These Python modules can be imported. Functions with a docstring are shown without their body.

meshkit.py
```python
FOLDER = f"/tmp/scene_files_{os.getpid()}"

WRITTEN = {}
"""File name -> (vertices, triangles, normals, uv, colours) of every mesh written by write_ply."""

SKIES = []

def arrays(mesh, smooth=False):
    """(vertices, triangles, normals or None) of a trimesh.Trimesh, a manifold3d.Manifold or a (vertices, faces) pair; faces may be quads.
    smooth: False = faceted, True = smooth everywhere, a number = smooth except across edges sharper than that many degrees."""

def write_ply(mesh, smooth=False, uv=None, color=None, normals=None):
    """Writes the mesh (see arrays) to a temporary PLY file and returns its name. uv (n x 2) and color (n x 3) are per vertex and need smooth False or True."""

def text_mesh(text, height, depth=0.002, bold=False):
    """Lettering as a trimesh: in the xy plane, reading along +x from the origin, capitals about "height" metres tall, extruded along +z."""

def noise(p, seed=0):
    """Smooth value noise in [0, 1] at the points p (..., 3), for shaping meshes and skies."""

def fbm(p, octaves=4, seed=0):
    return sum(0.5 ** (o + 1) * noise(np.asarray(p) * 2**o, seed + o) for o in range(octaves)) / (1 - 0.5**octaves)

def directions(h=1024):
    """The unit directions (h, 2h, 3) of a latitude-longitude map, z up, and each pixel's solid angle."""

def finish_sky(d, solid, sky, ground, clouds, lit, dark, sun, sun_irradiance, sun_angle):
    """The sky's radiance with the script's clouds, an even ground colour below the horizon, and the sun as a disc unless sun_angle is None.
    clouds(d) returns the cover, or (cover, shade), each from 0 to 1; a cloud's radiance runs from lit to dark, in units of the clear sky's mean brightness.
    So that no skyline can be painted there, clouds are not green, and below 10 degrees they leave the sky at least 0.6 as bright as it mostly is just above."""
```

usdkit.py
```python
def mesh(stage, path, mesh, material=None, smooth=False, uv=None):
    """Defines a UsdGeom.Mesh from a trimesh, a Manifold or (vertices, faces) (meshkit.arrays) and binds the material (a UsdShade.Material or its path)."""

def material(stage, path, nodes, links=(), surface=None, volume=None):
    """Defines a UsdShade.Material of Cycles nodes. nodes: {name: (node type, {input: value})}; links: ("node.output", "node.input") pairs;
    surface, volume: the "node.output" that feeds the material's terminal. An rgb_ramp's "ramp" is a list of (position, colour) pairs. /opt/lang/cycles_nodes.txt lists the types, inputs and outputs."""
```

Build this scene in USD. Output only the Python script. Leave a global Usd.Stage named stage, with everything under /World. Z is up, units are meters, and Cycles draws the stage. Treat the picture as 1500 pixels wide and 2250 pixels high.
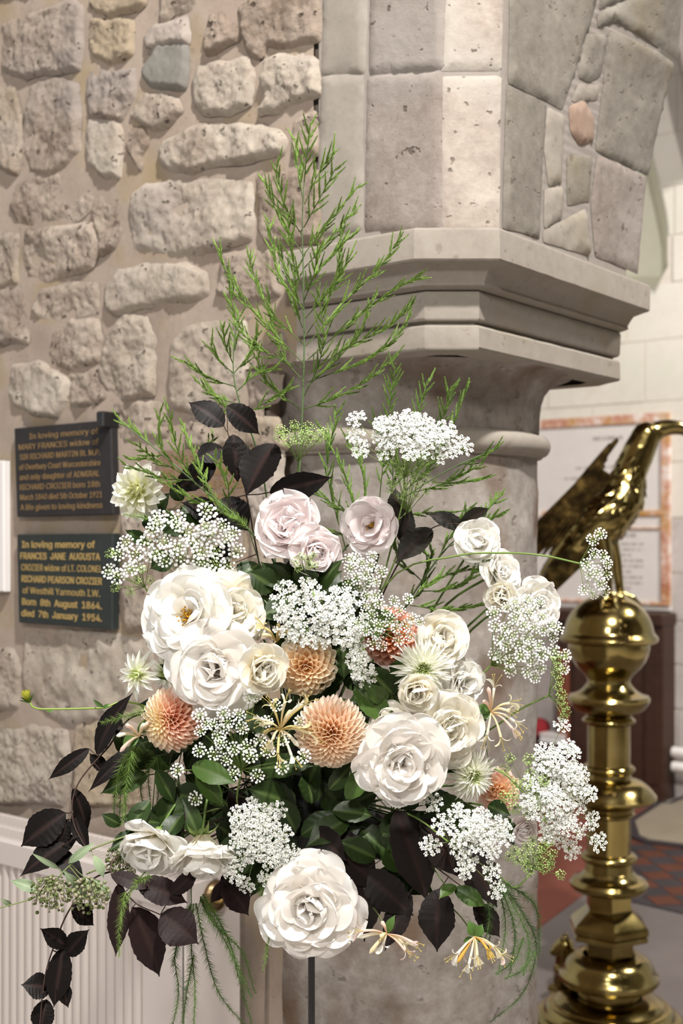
import math, random
import numpy as np, trimesh, usdkit, meshkit
import shapely
from shapely.geometry import Polygon, Point, LineString
from shapely import affinity
from scipy.spatial import Delaunay
from pxr import Usd, UsdGeom, UsdLux, UsdShade, Gf, Sdf, Vt

stage = Usd.Stage.CreateInMemory()
UsdGeom.SetStageUpAxis(stage, 'Z'); UsdGeom.SetStageMetersPerUnit(stage, 1.0)
UsdGeom.Xform.Define(stage, '/World')

# ------------------------------------------------------------------ camera (1500 x 2250 frame)
F, HY, CAMZ = 2700.0, 1170.0, 1.5
cam = UsdGeom.Camera.Define(stage, '/World/camera')
cam.AddTranslateOp().Set(Gf.Vec3d(0, 0, CAMZ)); cam.AddRotateXOp().Set(90.0)
AP = 24.0
cam.CreateHorizontalApertureAttr(AP); cam.CreateVerticalApertureAttr(AP * 1.5)
cam.CreateFocalLengthAttr(AP * F / 1500.0)
cam.CreateVerticalApertureOffsetAttr((HY - 1125.0) / 1500.0 * AP)
cam.CreateClippingRangeAttr(Gf.Vec2f(0.05, 200))
cam.CreateFStopAttr(6.0); cam.CreateFocusDistanceAttr(1.47)
cam.CreateExposureAttr(0.16)

# ------------------------------------------------------------------ light
def dome(color, k):
    d = UsdLux.DomeLight.Define(stage, '/World/room_light'); d.CreateColorAttr(Gf.Vec3f(*color)); d.CreateIntensityAttr(k)
def disk(name, pos, target, r, k, color):
    l = UsdLux.DiskLight.Define(stage, '/World/' + name); l.CreateRadiusAttr(r); l.CreateIntensityAttr(k); l.CreateColorAttr(Gf.Vec3f(*color)); l.CreateNormalizeAttr(True)
    m = Gf.Matrix4d().SetLookAt(Gf.Vec3d(*pos), Gf.Vec3d(*target), Gf.Vec3d(0.01, 0.02, 1)).GetInverse()
    l.AddTransformOp().Set(m)
def bulb(name, pos, r, k, color):
    l = UsdLux.SphereLight.Define(stage, '/World/' + name); l.CreateRadiusAttr(r); l.CreateIntensityAttr(k); l.CreateColorAttr(Gf.Vec3f(*color)); l.CreateNormalizeAttr(True)
    l.AddTranslateOp().Set(Gf.Vec3d(*pos))
WARM, NEUT, COOL = (1.0, 0.90, 0.78), (1.0, 0.963, 0.925), (0.94, 0.97, 1.0)
dome((1.0, 0.98, 0.965), 0.15)
disk('spot_lamp', (0.70, -0.35, 5.0), (0.0, 1.8, 1.4), 0.10, 92.0, NEUT)
disk('spot_lamp_001', (-0.7, -1.9, 3.5), (-0.1, 2.2, 1.4), 0.22, 26.0, NEUT)
disk('spot_lamp_002', (3.2, 3.4, 4.2), (1.9, 7.0, 1.8), 0.25, 60.0, NEUT)
for i, (p, k) in enumerate([((1.9, 1.3, 3.7), 1.6), ((2.6, 2.6, 3.9), 1.6), ((0.6, 0.6, 4.0), 0.8), ((3.2, 0.2, 3.6), 1.2), ((2.2, -0.6, 3.4), 1.0), ((1.2, 3.0, 4.2), 0.8)]):
    bulb('pendant_lamp' + ('_%03d' % i if i else ''), p, 0.05, k, WARM)

# ------------------------------------------------------------------ helpers
def at(px, py, Y): return np.array([(px - 750.0) / F * Y, Y, CAMZ + (HY - py) / F * Y])
def pxm(px, Y): return px / F * Y                      # pixels to metres at depth Y
def unit(v): v = np.asarray(v, float); return v / max(np.linalg.norm(v), 1e-12)
NAMES, LOC = {}, {}
def numbered(parent, name):
    k = NAMES.get((parent, name), 0); NAMES[(parent, name)] = k + 1
    return f'{parent}/{name}' + (f'_{k:03d}' if k else '')
def tag(p, label=None, cat=None, group=None, kind=None):
    for k, v in (('label', label), ('category', cat), ('group', group), ('kind', kind)):
        if v: p.SetCustomDataByKey(k, v)
    return p
def thing(name, label, cat, loc=(0, 0, 0), group=None, kind=None):
    path = numbered('/World', name)
    x = UsdGeom.Xform.Define(stage, path); x.AddTranslateOp().Set(Gf.Vec3d(*map(float, loc)))
    LOC[path] = np.asarray(loc, float)
    tag(x.GetPrim(), label, cat, group, kind)
    return path
def obj(name, mesh, m, parent='/World', smooth=False, tint=None, label=None, kind=None):
    """one mesh under parent; mesh vertices are given in world coordinates"""
    path = numbered(parent, name)
    v, f = (np.asarray(mesh.vertices), np.asarray(mesh.faces)) if hasattr(mesh, 'faces') else (np.asarray(mesh[0], float), np.asarray(mesh[1]))
    loc = LOC.get(parent, np.zeros(3)); LOC[path] = loc
    p = usdkit.mesh(stage, path, (v - loc, f), '/World/Looks/' + m, smooth=smooth)
    p.CreateDoubleSidedAttr(True)
    if tint is not None:
        UsdGeom.PrimvarsAPI(p).CreatePrimvar('tint', Sdf.ValueTypeNames.Color3fArray, 'vertex').Set(Vt.Vec3fArray.FromNumpy(np.asarray(tint, np.float32)))
    if label or kind: tag(p.GetPrim(), label, None, None, kind)
    return path
def solo(name, mesh, m, label, cat, smooth=False, group=None, kind=None, tint=None):
    p = obj(name, mesh, m, '/World', smooth, tint); tag(stage.GetPrimAtPath(p), label, cat, group, kind); return p
def cat_(ms):
    vs, fs, n = [], [], 0
    for v, f in ms:
        f = np.asarray(f)
        if f.shape[1] == 4: f = np.vstack([f[:, [0, 1, 2]], f[:, [0, 2, 3]]])
        vs.append(np.asarray(v, float)); fs.append(f + n); n += len(v)
    return np.vstack(vs), np.vstack(fs)
def gridfaces(nu, nv, closed=False):
    """faces of a grid stored row by row: nv rows of nu points"""
    i = np.arange(nu - (0 if closed else 1)); j = np.arange(nv - 1)
    I, J = np.meshgrid(i, j); I, J = I.ravel(), J.ravel(); I2 = (I + 1) % nu
    a, b, c, d = J * nu + I, J * nu + I2, (J + 1) * nu + I2, (J + 1) * nu + I
    return np.vstack([np.stack([a, b, c], 1), np.stack([a, c, d], 1)])
def frames(pts):
    pts = np.asarray(pts, float); t = np.gradient(pts, axis=0); t /= np.maximum(np.linalg.norm(t, axis=1, keepdims=True), 1e-12)
    x = np.cross(t[0], [0.13, 0.2, 1.0]);
    if np.linalg.norm(x) < 0.1: x = np.cross(t[0], [1.0, 0.1, 0])
    X = []
    for k in range(len(pts)):
        x = x - t[k] * (x @ t[k]); x = x / np.linalg.norm(x); X.append(x)
    X = np.array(X); return t, X, np.cross(t, X)
def tube(pts, r, n=6, cap=True):
    pts = np.asarray(pts, float); r = np.broadcast_to(np.asarray(r, float), (len(pts),))
    t, X, Yv = frames(pts); a = np.arange(n) * 2 * math.pi / n
    v = (pts[:, None] + r[:, None, None] * (X[:, None] * np.cos(a)[None, :, None] + Yv[:, None] * np.sin(a)[None, :, None])).reshape(-1, 3)
    f = gridfaces(n, len(pts), True)
    if cap:
        m = len(v); v = np.vstack([v, pts[0], pts[-1]])
        k = np.arange(n); k2 = (k + 1) % n; o = (len(pts) - 1) * n
        f = np.vstack([f, np.stack([np.full(n, m), k2, k], 1), np.stack([np.full(n, m + 1), o + k, o + k2], 1)])
    return v, f
def spline(pts, n):
    """smooth curve through points"""
    pts = np.asarray(pts, float)
    if len(pts) == 2: return pts[0] + np.linspace(0, 1, n)[:, None] * (pts[1] - pts[0])
    p = np.vstack([2 * pts[0] - pts[1], pts, 2 * pts[-1] - pts[-2]])
    s = np.linspace(0, len(pts) - 1 - 1e-9, n); i = s.astype(int); t = (s - i)[:, None]
    a, b, c, d = p[i], p[i + 1], p[i + 2], p[i + 3]
    return 0.5 * (2 * b + (c - a) * t + (2 * a - 5 * b + 4 * c - d) * t**2 + (3 * b - 3 * c + d - a) * t**3)
def lathe(prof, center, n=48, sx=1.0):
    """prof: (r, z) from bottom to top, about a vertical axis through center"""
    prof = np.asarray(prof, float); a = np.arange(n) * 2 * math.pi / n
    v = np.stack([prof[:, 0][:, None] * np.cos(a), prof[:, 0][:, None] * np.sin(a), np.repeat(prof[:, 1][:, None], n, 1)], -1).reshape(-1, 3)
    return v + np.array([center[0], center[1], 0.0]), gridfaces(n, len(prof), True)
def box(lo, hi, bevel=0.0):
    lo, hi = np.minimum(lo, hi).astype(float), np.maximum(lo, hi).astype(float)
    if bevel <= 0:
        m = trimesh.creation.box(bounds=[lo, hi]); return np.array(m.vertices), np.array(m.faces)
    P = []
    for k in range(3):
        l, h = lo + bevel, hi - bevel; l[k], h[k] = lo[k], hi[k]
        for s in np.ndindex(2, 2, 2): P.append([(l, h)[s[j]][j] for j in range(3)])
    m = trimesh.convex.convex_hull(np.array(P)); return np.array(m.vertices), np.array(m.faces)
def extrude(poly, h):
    m = trimesh.creation.extrude_polygon(poly, h, engine='earcut'); return np.array(m.vertices), np.array(m.faces)

# the arcade's frame: origin on the column's axis, W along the wall, N out of its face
C0 = np.array([0.1157, 2.42]); W2 = np.array([0.79, -0.613]); N2 = np.array([-0.613, -0.79])
def loc3(a, b, z):
    a, b, z = np.broadcast_arrays(np.asarray(a, float), np.asarray(b, float), np.asarray(z, float))
    return np.stack([C0[0] + a * W2[0] + b * N2[0], C0[1] + a * W2[1] + b * N2[1], z], -1)
def on_plane(px, py, axis, val):
    """pixel -> (other local coordinate, z) on the vertical plane  a = val  or  b = val"""
    d = np.array([(px - 750.0) / F, 1.0]); nn = N2 if axis == 'b' else W2
    t = (val + C0 @ nn) / (d @ nn)
    p = d * t - C0
    return np.array([p @ (W2 if axis == 'b' else N2), CAMZ + (HY - py) / F * t])
def to_local(v):
    p = v[:, :2] - C0; return np.stack([p @ W2, p @ N2, v[:, 2]], 1)

# ------------------------------------------------------------------ materials
def M(name, nodes, links, surface): return usdkit.material(stage, '/World/Looks/' + name, nodes, links, surface=surface)
def plain(name, color, rough=0.5, metal=0.0, spec=0.5, **kw):
    M(name, {'p': ('principled_bsdf', dict(base_color=color, roughness=rough, metallic=metal, specular_ior_level=spec, **kw))}, [], 'p.BSDF')
def stone_mat(name, stops, scale=9.0, fine=70.0, bump=0.35, pit=0.0, tintc=None, tintscale=3.0, rough=0.9, dist=0.004, pitscale=55.0, mixf=0.42):
    nodes = {'g': ('geometry', {}), 'n1': ('noise_texture', dict(scale=scale, detail=8.0, roughness=0.62)), 'r': ('rgb_ramp', {'ramp': stops}),
             'n2': ('noise_texture', dict(scale=fine, detail=6.0, roughness=0.7)), 'add': ('math', dict(math_type='multiply_add', value2=0.55, value3=0.0)),
             'p': ('principled_bsdf', dict(roughness=rough, specular_ior_level=0.25)), 'b': ('bump', dict(strength=bump, distance=dist)),
             'mixf': ('mix_float', dict(fac=mixf))}
    links = [('g.position', 'n1.vector'), ('g.position', 'n2.vector'), ('n1.fac', 'mixf.a'), ('n2.fac', 'mixf.b'), ('mixf.result', 'r.fac'), ('n2.fac', 'add.value1'), ('n1.fac', 'add.value3'), ('add.value', 'b.height'), ('b.normal', 'p.normal')]
    col = 'r.color'
    if tintc is not None:
        nodes |= {'n3': ('noise_texture', dict(scale=tintscale, detail=4.0)), 'r3': ('rgb_ramp', {'ramp': [(0.52, (0, 0, 0)), (0.68, (1, 1, 1))]}), 'm3': ('mix_color', dict(blend_type='mix', b=tintc))}
        links += [('g.position', 'n3.vector'), ('n3.fac', 'r3.fac'), ('r3.color', 'm3.fac'), (col, 'm3.a')]; col = 'm3.result'
    if pit > 0:
        nodes |= {'n4': ('noise_texture', dict(scale=pitscale, detail=2.5, roughness=0.6)), 'r4': ('rgb_ramp', {'ramp': [(0.645, (0, 0, 0)), (0.70, (1, 1, 1))]}), 'm4': ('mix_color', dict(blend_type='mix', b=(0.10, 0.075, 0.055))),
                  'pk': ('math', dict(math_type='multiply', value2=pit)), 'sub': ('math', dict(math_type='subtract'))}
        links = [l for l in links if l[1] != 'b.height'] + [('g.position', 'n4.vector'), ('n4.fac', 'r4.fac'), ('r4.color', 'pk.value1'), ('pk.value', 'm4.fac'), (col, 'm4.a'), ('add.value', 'sub.value1'), ('pk.value', 'sub.value2'), ('sub.value', 'b.height')]; col = 'm4.result'
    M(name, nodes, links + [(col, 'p.base_color')], 'p.BSDF')
stone_mat('rubble_a', [(0.30, (0.116, 0.086, 0.064)), (0.43, (0.244, 0.192, 0.151)), (0.56, (0.349, 0.290, 0.236)), (0.70, (0.407, 0.346, 0.287))], 8, 60, 0.95, 0.9, (0.262, 0.224, 0.196), dist=0.006)
stone_mat('rubble_b', [(0.30, (0.134, 0.100, 0.074)), (0.43, (0.267, 0.212, 0.170)), (0.56, (0.337, 0.285, 0.233)), (0.70, (0.383, 0.336, 0.287))], 11, 80, 0.95, 1.0, (0.320, 0.257, 0.180), dist=0.006)
stone_mat('rubble_c', [(0.30, (0.151, 0.117, 0.089)), (0.43, (0.303, 0.251, 0.202)), (0.56, (0.384, 0.335, 0.276)), (0.70, (0.443, 0.391, 0.329))], 7, 55, 0.85, 0.8, (0.326, 0.279, 0.243), dist=0.005)
stone_mat('rubble_pitted', [(0.30, (0.093, 0.067, 0.047)), (0.45, (0.215, 0.165, 0.127)), (0.60, (0.303, 0.245, 0.196)), (0.70, (0.372, 0.312, 0.260))], 12, 50, 1.0, 1.0, (0.337, 0.279, 0.223), dist=0.008, pitscale=38)
stone_mat('flint_grey', [(0.3, (0.140, 0.133, 0.115)), (0.55, (0.210, 0.199, 0.175)), (0.75, (0.280, 0.259, 0.231))], 9, 40, 0.2, 0.0)
stone_mat('mortar', [(0.25, (0.255, 0.196, 0.156)), (0.5, (0.333, 0.268, 0.217)), (0.75, (0.383, 0.318, 0.263))], 6, 90, 0.30, 0.25, (0.306, 0.237, 0.148), 7.0, dist=0.003)
stone_mat('ashlar_pink', [(0.25, (0.140, 0.109, 0.090)), (0.45, (0.238, 0.198, 0.171)), (0.6, (0.302, 0.260, 0.231)), (0.75, (0.357, 0.316, 0.287))], 7, 60, 0.55, 0.8, (0.297, 0.265, 0.238), dist=0.006, pitscale=42)
stone_mat('ashlar_grey', [(0.25, (0.113, 0.099, 0.080)), (0.45, (0.194, 0.174, 0.145)), (0.6, (0.251, 0.230, 0.194)), (0.75, (0.298, 0.276, 0.242))], 7, 45, 0.45, 0.5, (0.215, 0.181, 0.121), 4.0, dist=0.005)
stone_mat('ashlar_pale', [(0.25, (0.205, 0.176, 0.146)), (0.45, (0.287, 0.252, 0.213)), (0.6, (0.328, 0.294, 0.251)), (0.75, (0.360, 0.327, 0.285))], 5, 50, 0.25, 0.3, (0.267, 0.232, 0.174), 5.0, dist=0.003)
stone_mat('ashlar_dressed', [(0.25, (0.226, 0.202, 0.170)), (0.5, (0.287, 0.257, 0.220)), (0.75, (0.328, 0.301, 0.261))], 6, 120, 0.3, 0.1, (0.257, 0.242, 0.208), 4.0, dist=0.002)
stone_mat('terracotta_stone', [(0.3, (0.252, 0.168, 0.120)), (0.6, (0.330, 0.240, 0.186)), (0.8, (0.360, 0.288, 0.240))], 9, 60, 0.2, 0.1)
stone_mat('ashlar_chamfer', [(0.28, (0.190, 0.153, 0.125)), (0.44, (0.327, 0.274, 0.232)), (0.58, (0.408, 0.358, 0.308)), (0.72, (0.474, 0.428, 0.375))], 8, 60, 0.6, 0.7, (0.398, 0.363, 0.321), dist=0.005, pitscale=48)
stone_mat('column_stone', [(0.30, (0.105, 0.085, 0.068)), (0.42, (0.215, 0.185, 0.158)), (0.54, (0.285, 0.255, 0.225)), (0.68, (0.40, 0.365, 0.33))], 7, 38, 0.6, 0.45, (0.165, 0.115, 0.082), 6.5, dist=0.006, pitscale=30, mixf=0.5)
stone_mat('joint_mortar', [(0.3, (0.249, 0.216, 0.189)), (0.7, (0.324, 0.292, 0.260))], 8, 80, 0.2, 0.0)
stone_mat('cream_stone', [(0.3, (0.607, 0.552, 0.469)), (0.5, (0.699, 0.653, 0.570)), (0.75, (0.754, 0.718, 0.644))], 1.6, 18, 0.05, 0.0, (0.644, 0.635, 0.534), 1.0)
stone_mat('cream_joint', [(0.3, (0.60, 0.54, 0.46)), (0.7, (0.72, 0.66, 0.57))], 3, 30, 0.05, 0.0)
stone_mat('grey_block', [(0.3, (0.40, 0.36, 0.33)), (0.6, (0.58, 0.53, 0.50)), (0.8, (0.68, 0.63, 0.60))], 4, 30, 0.1, 0.0)
stone_mat('niche_plaster', [(0.3, (0.66, 0.64, 0.52)), (0.7, (0.76, 0.74, 0.62))], 2, 18, 0.05, 0.0)
stone_mat('slate_black', [(0.3, (0.017, 0.015, 0.015)), (0.6, (0.026, 0.024, 0.024)), (0.78, (0.055, 0.050, 0.050))], 14, 90, 0.1, 0.0, rough=0.62)
stone_mat('slate_green', [(0.3, (0.017, 0.021, 0.020)), (0.6, (0.026, 0.032, 0.029)), (0.78, (0.050, 0.057, 0.052))], 14, 90, 0.1, 0.0, rough=0.62)
stone_mat('bronze_plate', [(0.3, (0.16, 0.11, 0.075)), (0.7, (0.26, 0.185, 0.13))], 20, 120, 0.1, 0.0, rough=0.5)
stone_mat('carpet_red', [(0.3, (0.136, 0.040, 0.026)), (0.7, (0.205, 0.068, 0.046))], 3, 160, 0.5, 0.0, rough=1.0)
stone_mat('carpet_grey', [(0.3, (0.118, 0.099, 0.090)), (0.7, (0.174, 0.149, 0.140))], 3, 200, 0.5, 0.0, rough=1.0)
stone_mat('mat_beige', [(0.3, (0.217, 0.180, 0.127)), (0.7, (0.298, 0.254, 0.192))], 4, 180, 0.4, 0.0, rough=1.0)
stone_mat('tile_red', [(0.3, (0.075, 0.024, 0.013)), (0.7, (0.115, 0.040, 0.022))], 6, 50, 0.05, 0.0, rough=0.7)
stone_mat('tile_slate', [(0.3, (0.030, 0.024, 0.027)), (0.7, (0.054, 0.045, 0.048))], 6, 50, 0.05, 0.0, rough=0.6)
stone_mat('marble_red', [(0.36, (0.36, 0.10, 0.055)), (0.48, (0.62, 0.36, 0.26)), (0.58, (0.80, 0.72, 0.66))], 7.0, 22, 0.02, 0.0, (0.50, 0.25, 0.06), 6.0, rough=0.5)
stone_mat('board_white', [(0.3, (0.66, 0.61, 0.57)), (0.7, (0.76, 0.71, 0.67))], 2, 12, 0.02, 0.0, rough=0.5)
stone_mat('oak_dark', [(0.3, (0.030, 0.014, 0.009)), (0.7, (0.065, 0.030, 0.018))], 3, 20, 0.05, 0.0, rough=0.4)
stone_mat('oak_red', [(0.3, (0.16, 0.045, 0.025)), (0.7, (0.24, 0.075, 0.042))], 3, 20, 0.05, 0.0, rough=0.45)
plain('gilt', (0.42, 0.29, 0.10), 0.5, 0.2)
plain('gilt_worn', (0.24, 0.15, 0.06), 0.55, 0.1)
plain('board_ink', (0.40, 0.36, 0.34), 0.8)
plain('radiator_paint', (0.52, 0.465, 0.43), 0.40)
plain('radiator_dark', (0.16, 0.145, 0.135), 0.6)
plain('rail_white', (0.85, 0.82, 0.78), 0.35)
plain('red_cloth', (0.25, 0.012, 0.018), 0.9)
plain('marble_white', (0.74, 0.71, 0.69), 0.35)
plain('bronze_knob', (0.22, 0.15, 0.08), 0.35, 0.9)
plain('black_steel', (0.012, 0.012, 0.013), 0.35)
plain('bowl_black', (0.006, 0.007, 0.006), 0.6)

# ================================================================== STRUCTURE: rubble wall, pier, column
rng = np.random.default_rng(7)
def smoothstep(x): x = np.clip(x, 0, 1); return x * x * (3 - 2 * x)
def relief(poly, rise, rim, rough, seed, step, tilt=0.0, sink=0.012, fine=26.0, wob=0.0):
    """a stone's face over a polygon in a plane (u, v): returns (u, v, height) vertices and faces"""
    poly = poly.buffer(0)
    if poly.geom_type != 'Polygon': poly = max(poly.geoms, key=lambda g: g.area)
    L = poly.exterior.length; n = max(14, int(L / step))
    s = np.linspace(0, L, n, endpoint=False)
    bd = np.array([poly.exterior.interpolate(x).coords[0] for x in s])
    c = bd.mean(0)
    if wob > 0:
        w_ = meshkit.fbm(np.c_[bd * 22, np.full(n, seed * 3.7)], 3, seed) - 0.5
        bd = bd + (bd - c) / np.maximum(np.linalg.norm(bd - c, axis=1, keepdims=True), 1e-9) * (w_ * wob)[:, None]
    poly = Polygon(bd).buffer(0)
    if poly.geom_type != 'Polygon': poly = max(poly.geoms, key=lambda g: g.area)
    x0, y0, x1, y1 = poly.bounds
    g = np.stack(np.meshgrid(np.arange(x0, x1, step), np.arange(y0, y1, step)), -1).reshape(-1, 2)
    r_ = np.random.default_rng(seed); g = g + r_.uniform(-0.25, 0.25, g.shape) * step
    inner = poly.buffer(-0.45 * step)
    g = g[shapely.contains_xy(inner, g[:, 0], g[:, 1])] if not inner.is_empty else g[:0]
    pts = np.vstack([bd, g]); tri = Delaunay(pts).simplices
    cen = pts[tri].mean(1); tri = tri[shapely.contains_xy(poly, cen[:, 0], cen[:, 1])]
    e1, e2 = pts[tri[:, 1]] - pts[tri[:, 0]], pts[tri[:, 2]] - pts[tri[:, 0]]
    sw = e1[:, 0] * e2[:, 1] - e1[:, 1] * e2[:, 0]; tri = tri[np.abs(sw) > 1e-10]; sw = sw[np.abs(sw) > 1e-10]
    tri = np.where(sw[:, None] < 0, tri[:, [0, 2, 1]], tri)
    d = shapely.distance(poly.exterior, shapely.points(pts)); d[:n] = 0
    k = smoothstep(d / rim) ** 0.8
    nz = meshkit.fbm(np.c_[pts * fine, np.full(len(pts), seed * 1.31)], 4, seed) - 0.5
    nb = meshkit.fbm(np.c_[pts * fine * 0.3, np.full(len(pts), seed * 2.3)], 2, seed + 5) - 0.5
    nz = nz + 0.35 * (meshkit.noise(np.c_[pts * fine * 5.0, np.full(len(pts), seed * 0.7)], seed + 9) - 0.5)
    rel = (pts[:, 1] - y0) / max(y1 - y0, 1e-6)
    h = -sink * (1 - k) + k * (rise * (1 + tilt * (0.5 - rel)) + rough * nz + rough * 1.6 * nb)
    h[:n] = -sink
    return np.c_[pts, h], tri
def rounded(pts, r):
    p = Polygon(pts).buffer(0)
    q = p.buffer(-r, join_style=1).buffer(r, join_style=1)
    return q if not q.is_empty and q.geom_type == 'Polygon' else p

WALL_B = 0.30
wall = thing('wall_left', 'pinkish rubble stone wall with raised mortar joints left of the carved capital', 'wall', kind='structure')
# mortar: an uneven face with depth behind it
def wall_face():
    A, Z = np.meshgrid(np.linspace(-2.05, 0.025, 150), np.linspace(0.0, 3.0, 190))
    nz = meshkit.fbm(np.stack([A * 9, Z * 9, A * 0], -1), 4, 3) - 0.5
    low = (Z < 1.80) & (A > -0.09)
    A2 = np.where(low, -0.09, A)
    B = WALL_B + nz * 0.014
    v = loc3(A2, B, Z).reshape(-1, 3); f = gridfaces(150, 190)
    t = v[f]; ok = np.linalg.norm(np.cross(t[:, 1] - t[:, 0], t[:, 2] - t[:, 0]), axis=1) > 1e-10
    body = []
    for a0, a1, z0, z1 in ((-2.05, -0.09, 0, 3.0), (-0.09, 0.025, 1.80, 3.0)):
        bv, bf = box((a0, -0.28, z0), (a1, WALL_B - 0.012, z1)); body.append((loc3(*bv.T), bf))
    return cat_([(v, f[ok])] + body)
obj('mortar', wall_face(), 'mortar', wall, smooth=40)
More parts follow.
